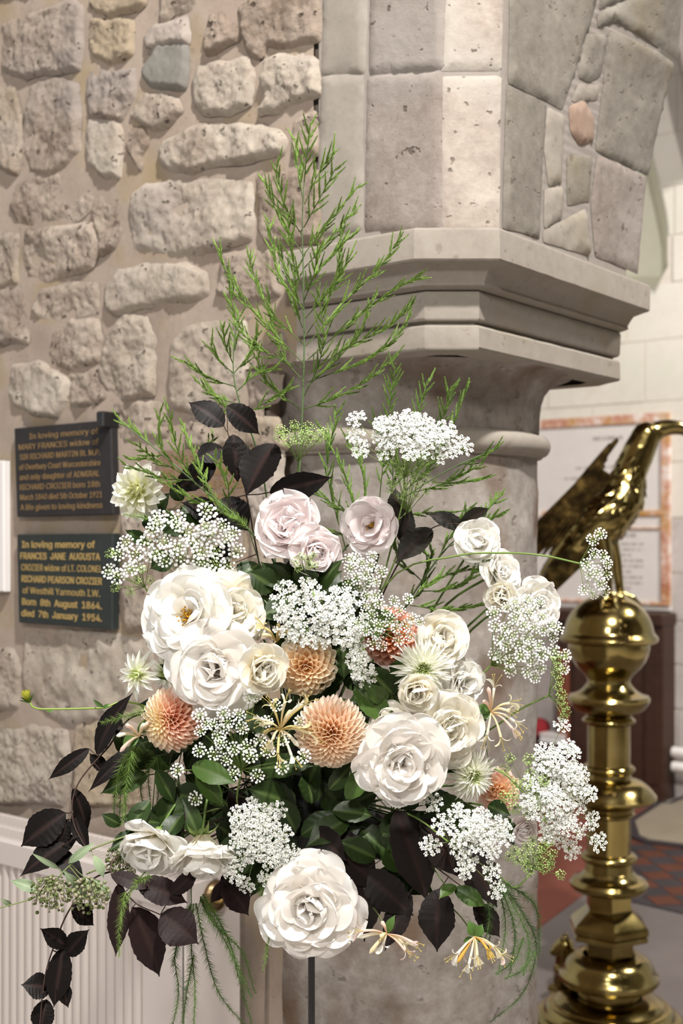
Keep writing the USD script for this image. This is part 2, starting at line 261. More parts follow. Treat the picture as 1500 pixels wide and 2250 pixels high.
ST = '''a;0,55 60,30 150,0 172,20 172,100 165,145 120,150 80,152 50,165 20,155 0,150
b;192,-30 305,-30 305,2 295,12 240,22 205,25 192,5
b;195,45 240,38 282,48 280,110 265,125 230,138 200,120 187,95
p;345,-30 420,-30 420,0 410,12 370,25 350,40
c;330,58 400,40 404,88 350,94 320,108 312,82
f;345,98 400,90 402,150 395,185 330,180 305,160 308,145
p;455,35 475,26 505,55 510,80 475,105 450,110 445,75
p;520,20 560,-10 690,-10 690,80 640,95 605,95 575,85 565,122 545,110 530,75
c;430,150 470,135 530,130 545,170 540,225 510,240 440,243 422,220 420,180
c;580,130 620,125 655,118 680,140 688,200 650,215 600,235 562,245 575,215 570,170
b;-20,195 20,200 35,250 35,350 30,375 -20,360
a;60,190 110,175 160,185 165,250 165,325 140,350 100,375 60,370 48,330 50,250
a;190,160 285,155 285,205 260,255 190,250 183,200
b;300,215 340,200 380,220 388,240 365,270 330,277 300,262 285,250
c;190,265 245,265 258,290 255,385 225,385 190,350 182,300
p;285,285 310,280 317,310 300,345 300,370 280,330
c;345,335 360,310 400,290 450,272 560,280 600,292 613,310 610,330 550,345 480,350 420,367 370,368 347,352
a;640,262 680,250 685,330 640,335
a;30,410 80,390 150,378 175,395 195,435 190,455 165,475 110,488 60,485 30,478 18,450
a;210,440 230,425 255,440 258,500 240,540 215,558 205,510 198,460
c;285,430 310,408 380,405 470,400 540,405 548,480 540,520 480,540 420,552 370,555 320,540 290,535 280,500 282,460
p;562,390 640,385 690,380 690,520 640,525 580,530 564,500 566,440
a;50,510 120,500 195,495 203,540 195,580 150,595 90,610 55,605 45,560
b;-30,520 28,520 30,580 28,620 -30,625
c;250,600 320,585 400,582 440,605 450,640 400,655 350,660 300,670 245,685 225,675 230,630
a;80,640 150,630 205,625 205,680 130,693 75,690 65,670
b;480,560 560,550 610,560 605,640 560,655 500,650 475,640 480,600
a;-30,640 40,640 52,690 50,745 -30,750
a;110,730 150,705 205,705 215,740 205,790 150,805 110,795 100,760
c;230,745 265,700 310,705 335,750 330,800 325,860 270,870 235,865 215,820
c;370,760 400,725 470,712 525,715 530,820 500,890 420,900 380,890 368,860
c;20,805 70,800 120,820 140,840 135,880 120,912 70,905 30,890 12,860
b;150,825 210,815 222,870 205,885 150,885
a;235,890 340,890 365,905 360,955 250,960
c;50,1400 110,1388 250,1398 320,1420 330,1480 290,1550 220,1570 150,1595 90,1560 45,1500
b;-40,1430 20,1430 38,1480 30,1550 -40,1570
c;-30,1620 60,1605 140,1610 145,1700 130,1770 -30,1765
b;160,1600 250,1585 310,1600 320,1690 300,1770 165,1770
b;262,1140 320,1140 325,1370 275,1385
a;540,700 600,690 620,780 600,880 545,890
b;400,920 520,915 600,925 620,980 400,975
a;350,1110 470,1105 520,1120 520,1210 430,1230 350,1215
c;545,1000 610,990 620,1120 560,1140 540,1080
b;550,1160 610,1160 610,1300 550,1300
a;350,1250 450,1250 500,1330 440,1400 350,1380
c;360,1420 470,1430 520,1470 500,1580 380,1590 350,1500
a;350,1620 480,1610 520,1640 510,1760 350,1770
b;-260,1000 -120,980 -40,1000 -50,1090 -150,1120 -260,1110
c;-230,780 -110,760 -50,790 -50,900 -140,930 -230,920
a;-260,560 -150,540 -60,560 -70,680 -160,700 -260,690
p;-240,330 -140,300 -60,330 -60,480 -150,500 -240,490
b;-260,80 -160,40 -40,70 -40,170 -150,230 -260,220
c;-240,1150 -120,1160 -40,1180 -60,1350 -150,1380 -240,1370
a;-250,1420 -140,1430 -80,1470 -90,1580 -180,1600 -250,1590
p;150,-200 300,-210 320,-70 240,-50 160,-60
c;350,-200 520,-200 540,-60 440,-50 350,-60
a;-30,-210 110,-220 130,-60 60,-20 -30,-10
b;560,-190 690,-200 690,-50 590,-40'''
MATN = dict(a='rubble_a', b='rubble_b', c='rubble_c', p='rubble_pitted', f='flint_grey')
for i, line in enumerate(ST.split('\n')):
    k, pts = line.split(';')
    P = np.array([on_plane(*map(float, q.split(',')), 'b', WALL_B + 0.012) for q in pts.split()])
    big = np.ptp(P, axis=0).max()
    r2 = np.random.default_rng(i)
    v, f = relief(rounded(Polygon(P).buffer(0.0085), 0.006), r2.uniform(0.002, 0.007) if k != 'a' else r2.uniform(0.000, 0.004), 0.012, 0.0155 if k != 'f' else 0.005, i + 1, max(0.0045, big / 62), tilt=1.6, sink=0.005, fine=34.0, wob=0.022)
    obj('stone', (loc3(v[:, 0], WALL_B + 0.006 + v[:, 2], v[:, 1]), f), MATN[k], wall, smooth=True)

# ---- arcade pillar: ashlar pier above, moulded capital, round shaft
pillar = thing('arcade_pillar', 'grey stone pillar with moulded capital and weathered arch stones above the flowers', 'pillar', kind='structure')
def lean(a, b, z):
    t = np.clip((0.25 - b) / 0.49, 0, 1); k = np.clip((z - 1.98) / 0.56, 0, 3)
    return a + 0.098 * k ** 1.7 * (0.12 + 0.88 * t) * np.clip((a - 0.1) / 0.25, 0, 1)
def ring_plan(h, a0=0.0):
    ca = 0.07 + (h - 0.318) * 0.717; cb = ca * 0.77; A = h + 0.024
    return [(a0, h), (A - ca, h), (A, h - cb), (A, -(h - cb)), (A - ca, -h), (a0, -h)]
core = []
zs = np.linspace(1.97, 2.95, 60)
loop = [(0.036, 0.300), (0.286, 0.300), (0.3635, 0.240), (0.3635, -0.245), (0.29, -0.305), (0.036, -0.30)]
lv = np.array([[(lean(a, b, z), b, z) for a, b in loop] for z in zs]).reshape(-1, 3)
obj('pier_core', (loc3(*lv.T), gridfaces(6, 60, True)), 'joint_mortar', pillar)
def slab(pts, plane, val, m, rise=0.005, rim=0.008, rough=0.004, seed=1, step=0.012, name='stone', wob=0.004, raw=False):
    P = np.array(pts, float) if raw else np.array([on_plane(x, y, plane, val) for x, y in pts])
    v, f = relief(rounded(Polygon(P).buffer(0.0022), 0.003), rise * 0.5, rim * 0.6, rough, seed, step * 0.85, sink=0.0022, fine=24.0, wob=wob * 1.4)
    if plane == 'b': a, b = v[:, 0], val + v[:, 2]
    else: a, b, f = val + v[:, 2], v[:, 0], f[:, ::-1]
    obj(name, (loc3(lean(a, b, v[:, 1]), b, v[:, 1]), f), m, pillar, smooth=True)
def pts(s): return [tuple(map(float, q.split(','))) for q in s.split()]
for i, (m, s) in enumerate([('ashlar_dressed', '704,168 796,163 794,505 694,518'), ('ashlar_dressed', '714,-120 806,-140 798,158 705,163'),
                            ('ashlar_pink', '806,170 965,158 968,505 800,506'), ('ashlar_pink', '815,-150 975,-160 966,150 809,163')]):
    slab(pts(s), 'b', 0.302, m, seed=100 + i)
# chamfer stones (built in the chamfer's own plane)
def chamfer(z0, z1, m, seed):
    p0, p1 = np.array([0.2885, 0.3025]), np.array([0.3675, 0.2415]); L = np.linalg.norm(p1 - p0); d = (p1 - p0) / L; nn = np.array([-d[1], d[0]])
    v, f = relief(rounded([(0, z0), (L, z0), (L, z1), (0, z1)], 0.003), 0.0025, 0.005, 0.006, seed, 0.010, sink=0.003, wob=0.003)
    q = p0 + v[:, :1] * d + v[:, 2:] * nn
    obj('stone', (loc3(lean(q[:, 0], q[:, 1], v[:, 1]), q[:, 1], v[:, 1]), f), m, pillar, smooth=True)
chamfer(1.985, 2.245, 'ashlar_chamfer', 120); chamfer(2.253, 2.55, 'ashlar_chamfer', 121); chamfer(2.556, 2.9, 'ashlar_chamfer', 122)
for i, (m, s) in enumerate([('ashlar_grey', '1112,-130 1265,-150 1262,20 1240,160 1222,240 1114,180'), ('ashlar_grey', '1112,188 1190,232 1186,520 1108,498'),
                            ('ashlar_pale', '1194,240 1226,258 1230,400 1205,408 1192,330'), ('ashlar_grey', '1268,44 1392,-20 1420,150 1300,60 1272,70'),
                            ('ashlar_grey', '1294,80 1412,156 1404,390 1330,352 1296,330'), ('terracotta_stone', '1236,238 1262,228 1284,262 1288,310 1262,320 1242,290'),
                            ('ashlar_grey', '1254,86 1290,90 1288,170 1270,186 1248,172'), ('ashlar_pink', '1300,345 1340,362 1402,398 1402,600 1310,560 1296,450'),
                            ('ashlar_pale', '1196,418 1234,412 1232,480 1198,500'), ('ashlar_grey', '1240,345 1288,345 1290,440 1246,450'),
                            ('ashlar_pale', '1194,510 1236,488 1284,460 1296,560 1196,530'), ('ashlar_pale', '1250,190 1288,196 1286,224 1240,226'), ('ashlar_grey', '1268,-150 1390,-150 1400,-30 1270,30')]):
    slab(pts(s), 'a', 0.367, m, seed=140 + i, rise=0.004, rough=0.007)
prof_ab = [(0.30, 1.992), (0.362, 1.986), (0.368, 1.984), (0.371, 1.979), (0.371, 1.935), (0.368, 1.932), (0.352, 1.930), (0.343, 1.924), (0.336, 1.914), (0.331, 1.905), (0.333, 1.900), (0.328, 1.897), (0.312, 1.895)]
prof_lo = [(0.310, 1.896), (0.317, 1.893), (0.319, 1.888), (0.318, 1.850), (0.315, 1.846), (0.305, 1.844), (0.305, 1.840), (0.315, 1.838), (0.318, 1.834), (0.318, 1.802), (0.315, 1.798), (0.26, 1.797)]
def moulding(prof):
    out = []
    for h, z in prof:
        P = np.array(ring_plan(h)); row = []
        for k, n in enumerate((16, 8, 28, 8, 16)):
            row += [P[k] + (P[k + 1] - P[k]) * t for t in np.linspace(0.0 if k == 0 else 1e-3, 1 - 1e-3, n)]
        out.append(np.c_[np.array(row), np.full(len(row), z)])
    nrow = len(out[0]); v = np.vstack(out)
    nz = meshkit.fbm(v * 30, 3, 4)[:, None] - 0.5
    cen = np.c_[v[:, :2] * 0 + [0.1, 0], v[:, 2:]]
    v = v + unit3(v - cen) * nz * 0.004
    return loc3(*v.T), gridfaces(nrow, len(out))
def unit3(v): return v / np.maximum(np.linalg.norm(v, axis=1, keepdims=True), 1e-9)
obj('abacus', moulding(prof_ab), 'ashlar_pale', pillar, smooth=32)
obj('capital_moulding', moulding(prof_lo), 'ashlar_pale', pillar, smooth=32)
bell = [(0.335, 1.799), (0.312, 1.794), (0.294, 1.782), (0.281, 1.765), (0.274, 1.745), (0.271, 1.72), (0.270, 1.69), (0.270, 1.683)]
obj('bell', lathe(bell[::-1], C0, 72), 'column_stone', pillar, smooth=40)
a_ = np.linspace(-math.pi / 2, math.pi / 2, 9)
obj('necking_ring', lathe([(0.262, 1.640), (0.276, 1.642)] + [(0.278 + 0.014 * math.cos(t), 1.664 + 0.018 * math.sin(t)) for t in a_] + [(0.268, 1.686)], C0, 72), 'ashlar_pale', pillar, smooth=40)
def shaft():
    n, rows = 96, 120; a = np.arange(n) * 2 * math.pi / n; z = np.linspace(0.0, 1.645, rows)
    Aa, Z = np.meshgrid(a, z)
    p = np.stack([np.cos(Aa), np.sin(Aa), Z], -1)
    r = 0.266 + (meshkit.fbm(p * np.array([4, 4, 14.0]), 4, 8) - 0.5) * 0.012
    return np.stack([C0[0] + r * np.cos(Aa), C0[1] + r * np.sin(Aa), Z], -1).reshape(-1, 3), gridfaces(n, rows, True)
obj('shaft', shaft(), 'column_stone', pillar, smooth=True)

# ---- memorial plaques on the rubble wall
def plaque(corners, m, lines, tm, name, label, thick=-0.008, lh=None, margin=0.05):
    P = np.array([on_plane(x, y, 'b', WALL_B + 0.03 + thick) for x, y in corners])      # tl, tr, br, bl
    b0, b1 = WALL_B + 0.004, WALL_B + 0.03 + thick
    ctr = P.mean(0); t = thing(name, label, 'plaque', loc3(ctr[0], WALL_B, ctr[1]))
    ch = 0.003; inner = P + (ctr - P) / np.linalg.norm(ctr - P, axis=1, keepdims=True) * ch
    v = np.vstack([np.c_[P, np.full(4, b0)], np.c_[P, np.full(4, b1 - ch)], np.c_[inner, np.full(4, b1)]])
    f = []
    for L in (0, 4):
        for k in range(4): f.append([L + k, L + (k + 1) % 4, L + 4 + (k + 1) % 4, L + 4 + k])
    f.append([8, 9, 10, 11]); f = np.array(f)[:, ::-1]
    obj('slab', cat_([(loc3(v[:, 0], v[:, 2], v[:, 1]), f)]), m, t)
    tl, tr, br, bl = P; n = len(lines)
    for i, (txt, x0, x1, bold) in enumerate(lines):
        y = margin + (1 - 2 * margin) * (i + 0.78) / n
        p0 = tl + (bl - tl) * y; p1 = tr + (br - tr) * y
        q0, q1 = p0 + (p1 - p0) * x0, p0 + (p1 - p0) * x1
        tmsh = meshkit.text_mesh(txt, 1.0, 0.001, bold=bold); tv, tf = np.array(tmsh.vertices), np.array(tmsh.faces)
        ext = np.ptp(tv[:, 0]); L = np.linalg.norm(q1 - q0); hh = np.linalg.norm(bl - tl) * (1 - 2 * margin) / n * (lh or 0.56)
        u = (tv[:, 0] - tv[:, 0].min()) / ext
        pt = q0 + (q1 - q0) * u[:, None] + np.array([0, 1.0]) * (tv[:, 1] * hh)[:, None]
        obj('lettering', (loc3(pt[:, 0], b1 + 0.0002 + tv[:, 2] * 0.8, pt[:, 1]), tf), tm, t)
    return t
up = plaque([(30, 941), (243, 922), (248, 1131), (36, 1136)], 'slate_black',
       [('In loving memory of', .17, .88, 0), ('MARY FRANCES widow of', .05, .88, 0), ('SIR RICHARD MARTIN Bt. M.P.', .06, .89, 0), ('of Overbury Court Worcestershire', .05, .89, 0),
        ('and only daughter of ADMIRAL', .05, .88, 0), ('RICHARD CROZIER born 18th', .05, .88, 0), ('March 1840 died 5th October 1921', .05, .90, 0), ('A life given to loving kindness', .05, .90, 0)], 'gilt_worn',
       'memorial_plaque', 'black slate memorial plaque with worn gold lettering, the upper of two on the wall')
lo = plaque([(36, 1174), (247, 1172), (246, 1384), (40, 1368)], 'slate_green',
       [('In loving memory of', .06, .83, 1), ('FRANCES  JANE  AUGUSTA', .04, .88, 1), ('CROZIER widow of LT. COLONEL', .05, .90, 0), ('RICHARD PEARSON CROZIER', .05, .90, 1),
        ('of Westhill Yarmouth I.W.', .06, .88, 0), ('Born  8th  August  1864.', .05, .90, 1), ('died  7th  January  1954.', .04, .90, 1)], 'gilt',
       'memorial_plaque', 'greenish slate memorial plaque with bright gold lettering below the black one')
# fixing clip above the upper plaque
cp = on_plane(222, 917, 'b', WALL_B + 0.04); bv, bf = box((cp[0] - 0.011, WALL_B - 0.01, cp[1] - 0.02), (cp[0] + 0.011, WALL_B + 0.045, cp[1] + 0.012), 0.003)
obj('fixing_clip', (loc3(*bv.T), bf), 'black_steel', up)
plaque([(345, 990), (545, 983), (548, 1112), (347, 1120)], 'bronze_plate', [('TO THE GLORY OF GOD', .08, .92, 0), ('AND IN LOVING MEMORY', .05, .95, 0), ('THIS TABLET WAS PLACED', .05, .95, 0), ('BY HER FRIENDS', .2, .8, 0)], 'gilt_worn',
       'memorial_plaque', 'brown bronze memorial plaque half hidden behind the fern and dark leaves', thick=-0.015)
plaque([(-150, 1010), (7, 1012), (8, 1300), (-150, 1310)], 'marble_white', [], 'gilt', 'memorial_plaque', 'white marble plaque cut by the left edge of the photo')

# ---- radiator
RB0, RB1, RA1, RA0, RZ = WALL_B + 0.035, WALL_B + 0.175, -0.118, -1.35, 0.895
rad = thing('radiator', 'white ribbed panel radiator with grille top under the plaques', 'radiator', loc3((RA0 + RA1) / 2, (RB0 + RB1) / 2, 0.1))
def corr():
    prof = []; a = RA0 + 0.02; p = 0.0235
    while a < RA1 - 0.13:
        prof += [(a, RB1 - 0.001), (a + p * 0.30, RB1 - 0.001), (a + p * 0.42, RB1 - 0.009), (a + p * 0.88, RB1 - 0.009)]; a += p
    prof += [(a, RB1 - 0.001), (RA1 - 0.008, RB1 - 0.001)]
    prof = np.array(prof); zz = np.array([0.12, 0.135, RZ - 0.06, RZ - 0.045])
    rows = [loc3(prof[:, 0], np.where(k in (0, 3), RB1 - 0.001, prof[:, 1]), z) for k, z in enumerate(zz)]
    v = np.vstack(rows); return v, gridfaces(len(prof), 4)
obj('front_panel', corr(), 'radiator_paint', rad)
def lb(a0, a1, b0, b1, z0, z1, bev=0.0):
    v, f = box((a0, b0, z0), (a1, b1, z1), bev); v = loc3(*v.T); return v, f[:, ::-1]
obj('end_panel', lb(RA1 - 0.006, RA1, RB0, RB1, 0.11, RZ - 0.004, 0.002), 'radiator_paint', rad)
obj('top_rail', cat_([lb(RA0, RA1, RB1 - 0.020, RB1 + 0.002, RZ - 0.055, RZ, 0.006), lb(RA0, RA1, RB0, RB0 + 0.012, RZ - 0.03, RZ, 0.002), lb(RA0, RA1, (RB0 + RB1) / 2 - 0.012, (RB0 + RB1) / 2 + 0.004, RZ - 0.02, RZ - 0.001, 0.002)]), 'radiator_paint', rad)
obj('grille', cat_([lb(a, a + 0.007, RB0 + 0.010, RB1 - 0.018, RZ - 0.012, RZ - 0.003) for a in np.arange(RA0 + 0.01, RA1 - 0.01, 0.0155)]), 'radiator_paint', rad, kind='stuff')
obj('inner_fins', lb(RA0 + 0.01, RA1 - 0.01, RB0 + 0.012, RB1 - 0.02, 0.14, RZ - 0.08), 'radiator_dark', rad)
kp = on_plane(470, 1968, 'a', RA1)
def disc(aa, b, z, r, d, n=28):
    t = np.arange(n) * 2 * math.pi / n; prof = [(0, 0.0), (r, 0.0), (r, d * 0.6), (r * 0.86, d), (r * 0.8, d * 0.55), (0, d * 0.5)]
    v = np.vstack([loc3(aa + h, b + rr * np.cos(t), z + rr * np.sin(t)) for rr, h in prof]); return v, gridfaces(n, len(prof), True)
kn = obj('tapping_plug', disc(RA1, kp[0], kp[1], 0.028, 0.012), 'bronze_knob', rad, smooth=30)
obj('plug_centre', disc(RA1 + 0.004, kp[0], kp[1], 0.011, 0.012), 'gilt', kn, smooth=30)

# ================================================================== BACKGROUND beyond the arcade
bk = at(1340, HY, 7.2)[:2]; BK_B = (bk - C0) @ N2                                # back wall plane: b = BK_B, parallel to the rubble wall
wb = thing('wall_back', 'pale cream stone wall with large blocks beyond the pillar', 'wall', kind='structure')
def bkpt(px, py, off=0.0): return on_plane(px, py, 'b', BK_B + off)
niche = Polygon([bkpt(x, y) for x, y in [(1240, 640), (1436, 645), (1466, 585), (1466, 500), (1462, 470), (1450, 410), (1438, 360), (1420, 290), (1395, 210), (1360, 130), (1240, 100)]])
niche_in = niche.buffer(-0.14)
(a0, zt), (a1, _) = bkpt(1100, -200), bkpt(1620, -200); z1 = 5.4
ext = Polygon([(a0 - 1.5, 0), (a1 + 1.0, 0), (a1 + 1.0, z1), (a0 - 1.5, z1)]).difference(niche)
v, f = extrude(ext, 0.3); obj('mortar', (loc3(v[:, 0], BK_B - 0.302 + v[:, 2], v[:, 1]), f[:, ::-1]), 'cream_joint', wb)
def spl(outer, inner, d):
    o = np.array(outer.exterior.coords)[:-1]; n = 60
    P = np.array([outer.exterior.interpolate(t, True).coords[0] for t in np.linspace(0, 1, n, endpoint=False)])
    Q = np.array([inner.exterior.coords[0]] * n); Q = np.array([shapely.ops.nearest_points(inner.exterior, Point(p))[0].coords[0] for p in P])
    vv = np.vstack([loc3(P[:, 0], BK_B, P[:, 1]), loc3(Q[:, 0], BK_B - d, Q[:, 1])]); ff = gridfaces(n, 2, True)
    return vv, ff
import shapely.ops
obj('niche_splay', spl(niche, niche_in, 0.28), 'niche_plaster', wb, smooth=30)
v, f = extrude(niche_in.buffer(0.02), 0.02); obj('niche_back', (loc3(v[:, 0], BK_B - 0.30 + v[:, 2], v[:, 1]), f[:, ::-1]), 'niche_plaster', wb)
r3 = np.random.default_rng(11); z = 1.0; row = 0
while z < z1 - 0.3:
    hgt = r3.uniform(0.26, 0.36); a = a0 - 0.6 + (0.2 if row % 2 else 0)
    while a < a1 + 0.2:
        w_ = r3.uniform(0.38, 0.62); q = Polygon([(a + .004, z + .004), (a + w_ - .004, z + .004), (a + w_ - .004, z + hgt - .004), (a + .004, z + hgt - .004)]).difference(niche.buffer(0.01))
        if not q.is_empty and q.area > 0.01:
            for g in getattr(q, 'geoms', [q]):
                v, f = extrude(g, 0.01); dd = r3.uniform(-0.002, 0.003)
                obj('stone', (loc3(v[:, 0], BK_B - 0.006 + v[:, 2] + dd, v[:, 1]), f[:, ::-1]), 'cream_stone' if z > 1.35 else 'grey_block', wb)
        a += w_
    z += hgt; row += 1
r3 = np.random.default_rng(12)
for row in range(4):
    a = a0 - 0.6 + 0.17 * (row % 2)
    while a < a1 + 0.2:
        w_ = r3.uniform(0.3, 0.5); v, f = box((a + .005, BK_B - .01, row * .25 + .005), (a + w_ - .005, BK_B + .006, row * .25 + .245), 0.003)
        obj('stone', (loc3(*v.T), f[:, ::-1]), 'grey_block', wb); a += w_
# a darker arch rib crossing the top right corner
P = np.array([bkpt(x, y, 0.5) for x, y in [(1474, 20), (1500, 150), (1540, 300), (1590, 260), (1540, 60), (1510, -90), (1468, -90)]])
v, f = extrude(Polygon(P), 0.35); solo('arch_rib', (loc3(v[:, 0], BK_B + 0.15 + v[:, 2], v[:, 1]), f[:, ::-1]), 'ashlar_pink', 'stone arch rib at the top right corner of the far wall', 'arch', kind='structure')

# text boards with a red marbled border
tb = thing('text_board', 'white painted text board with red marbled border behind the brass eagle', 'text board', loc3(*np.r_[bkpt(1340, 1340)[0], BK_B, bkpt(1340, 1340)[1]]))
tl, br = bkpt(1478, 906), bkpt(1478, 1343); ar, ztop, zbot = tl[0], tl[1], br[1]; al = bkpt(1150, 1000)[0]; zmid = bkpt(1478, 1122)[1]
bw = 0.055
def bb(a0, a1, z0, z1, d0, d1, bev=0.004): v, f = box((a0, BK_B + d0, z0), (a1, BK_B + d1, z1), bev); return loc3(*v.T), f[:, ::-1]
obj('panel', bb(al, ar, zbot, ztop, 0.012, 0.03), 'board_white', tb)
for (u0, u1, w0, w1) in ((al, ar, ztop - bw, ztop), (al, ar, zmid - 0.03, zmid + 0.005), (al + bw, ar - bw, zmid - 0.105, zmid - 0.095), (al, ar, zbot + 0.03, zbot + 0.05), (al, al + bw, zmid, ztop - bw), (ar - bw, ar, zmid, ztop - bw), (al, al + bw, zbot + 0.05, zmid - 0.03), (ar - bw, ar, zbot + 0.05, zmid - 0.03)):
    obj('border', bb(u0, u1, w0, w1, 0.022, 0.045), 'marble_red', tb)
aL, aR = al + bw + 0.05, ar - bw - 0.05
def ink(x0, x1, zc, h, seed):
    rr = np.random.default_rng(seed); out = []; x = x0
    while x < x1:
        w_ = rr.uniform(0.015, 0.07); out.append(bb(x, min(x + w_, x1), zc - h / 2, zc + h / 2, 0.0301, 0.0312, 0)); x += w_ + rr.uniform(0.008, 0.016)
    return out
spec = [(ztop - 0.13, .5, .75, .022), (ztop - 0.30, .35, .70, .012), (ztop - 0.36, .25, .75, .012), (ztop - 0.44, .3, .8, .016), (zmid - 0.14, .60, .86, .022)] + [(zmid - 0.19 - .032 * k, .42, .92 - .1 * (k % 3 == 2), .013) for k in range(9)] + [(zmid - 0.52, .65, .82, .014)]
for i, (zc, x0, x1, h) in enumerate(spec):
    obj('lettering', cat_(ink(aL + (aR - aL) * x0, aL + (aR - aL) * x1, zc, h, i)), 'board_ink', tb)
# dark oak screen under the board
ol, orr, oz = bkpt(1257, 1500)[0], bkpt(1487, 1500)[0], bkpt(1480, 1349)[1]
ok = thing('oak_screen', 'dark panelled oak screen behind the brass lectern shaft', 'screen', loc3((ol + orr) / 2, BK_B + 0.2, 0))
obj('body', bb(ol, orr, 0, oz, 0.02, 0.20, 0.01), 'oak_dark', ok)
for k, (u0, u1) in enumerate(((0.02, 0.13), (0.56, 0.66))):
    obj('panel', bb(ol + (orr - ol) * u0, ol + (orr - ol) * u1, 0.10, oz - 0.22, 0.19, 0.215, 0.005), 'oak_red', ok)
for u0, u1 in ((0.17, 0.30), (0.34, 0.52), (0.70, 0.80), (0.84, 0.97)):
    obj('stile', bb(ol + (orr - ol) * u0, ol + (orr - ol) * u1, 0.10, oz - 0.22, 0.19, 0.21, 0.005), 'oak_dark', ok)
obj('top_rail', bb(ol - 0.01, orr + 0.01, oz - 0.06, oz + 0.01, 0.02, 0.23, 0.01), 'oak_dark', ok)
# bench with a red cushion and a white book at the column's edge
q0, q1 = bkpt(1130, 1640, 0.3), bkpt(1244, 1640, 0.3)
bn = thing('bench', 'dark wooden bench end half hidden beside the column', 'bench', loc3((q0[0] + q1[0]) / 2, BK_B + 0.3, 0))
obj('seat', bb(q0[0], q1[0], q1[1] - 0.06, q1[1], 0.03, 0.32, 0.008), 'oak_dark', bn); obj('front', bb(q0[0], q1[0], 0, q1[1] - 0.06, 0.06, 0.30, 0.005), 'oak_dark', bn)
v = trimesh.creation.icosphere(3, 1.0); vv = np.array(v.vertices); vv = np.sign(vv) * np.abs(vv) ** 0.75
qc = bkpt(1168, 1606, 0.18); solo('cushion', (loc3(qc[0] + vv[:, 0] * 0.10, BK_B + 0.17 + vv[:, 1] * 0.09, q1[1] + 0.062 + vv[:, 2] * 0.062), np.array(v.faces)[:, ::-1]), 'red_cloth', 'dark red cushion on the bench beside the column', 'cushion', smooth=True)
qb = bkpt(1228, 1625, 0.15); bt = thing('book', 'white closed book lying on the bench by the red cushion', 'book', loc3(qb[0], BK_B + 0.15, q1[1]))
obj('cover', cat_([bb(qb[0] - .075, qb[0] + .08, q1[1] + .001, q1[1] + .008, .06, .26, .002), bb(qb[0] - .075, qb[0] + .08, q1[1] + .045, q1[1] + .052, .06, .26, .002)]), 'rail_white', bt); obj('pages', bb(qb[0] - .07, qb[0] + .076, q1[1] + .008, q1[1] + .045, .065, .255, .002), 'marble_white', bt)
# heating pipes at the right edge
for y, nm in ((1652, 'upper'), (1684, 'lower')):
    p = bkpt(1478, y, 0.12); e = np.array([loc3(p[0] + t, BK_B + 0.12, p[1]) for t in np.linspace(0, 1.0, 5)])
    solo('heating_pipe', tube(e, 0.030, 14), 'rail_white', f'white heating pipe along the far wall, {nm} of the pair right of the screen', 'pipe', smooth=40)

# ---- floor and coverings
def fl(px, py): Y = CAMZ * F / (py - HY); return np.array([(px - 750) / F * Y, Y])
FQ = [(-4, -2.5), (7, -2.5), (7, 12), (-4, 12)]
v, f = extrude(Polygon(FQ), 0.05); v[:, 2] -= 0.05; solo('floor', (v, f), 'grey_block', 'grey stone church floor under the carpets', 'floor', kind='structure')
def cover(name, pix, m, label, cat, h0=0.0, h=0.006, extra=None):
    P = Polygon([fl(*p) for p in pix]) if extra is None else extra
    v, f = extrude(P, h); v[:, 2] += h0; return solo(name, (v, f), m, label, cat)
L2a, L2b = fl(1285, 1965), fl(1185, 2040); d2 = unit(L2b - L2a); nr = np.array([-d2[1], d2[0]])
if nr[1] < 0: nr = -nr
# red runner: a long strip along d2
def rect(a0, a1, b0, b1): return Polygon([tuple(loc3(a, b, 0.0)[:2]) for a, b in ((a0, b0), (a1, b0), (a1, b1), (a0, b1))])
SOLID = rect(-3, 0.40, -0.36, 0.40).union(rect(-12, 12, BK_B - 3, BK_B + 0.04)).union(rect(ol - 0.05, orr + 0.05, BK_B, BK_B + 0.26)).union(rect(q0[0] - 0.05, q1[0] + 0.05, BK_B, BK_B + 0.36))
SOLID = SOLID.union(Polygon([(-9, -3), (-0.4, -3), (-0.4, 9), (-9, 9)]))
def clear(P):
    P = P.difference(SOLID); return P if P.geom_type == 'Polygon' else max(P.geoms, key=lambda g: g.area)
e0 = L2a - d2 * 3.2; e1 = L2a + d2 * 3.0
solo('carpet_runner', extrude(clear(Polygon([e0, e1, e1 + nr * 1.35, e0 + nr * 1.35])), 0.006), 'carpet_red', 'rust red carpet runner crossing the floor behind the lectern', 'carpet')
g0, g1 = e0 - nr * 0.004, e1 - nr * 0.004
solo('grey_carpet', extrude(clear(Polygon([g0, g1, g1 - nr * 2.2, g0 - nr * 2.2])), 0.005), 'carpet_grey', 'grey carpet under the foot of the brass lectern', 'carpet')
tp = thing('tile_floor', 'patch of red and slate diamond tiles right of the lectern', 'tiles', tuple(fl(1445, 1930)) + (0.006,))
tiles = Polygon([fl(*p) for p in [(1384, 1838), (1400, 1856), (1640, 1880), (1640, 2032), (1500, 2012), (1384, 1985)]])
v, f = extrude(tiles, 0.004); v[:, 2] += 0.0065; obj('bed', (v, f), 'tile_slate', tp)
ang = math.radians(8); s_ = 0.115
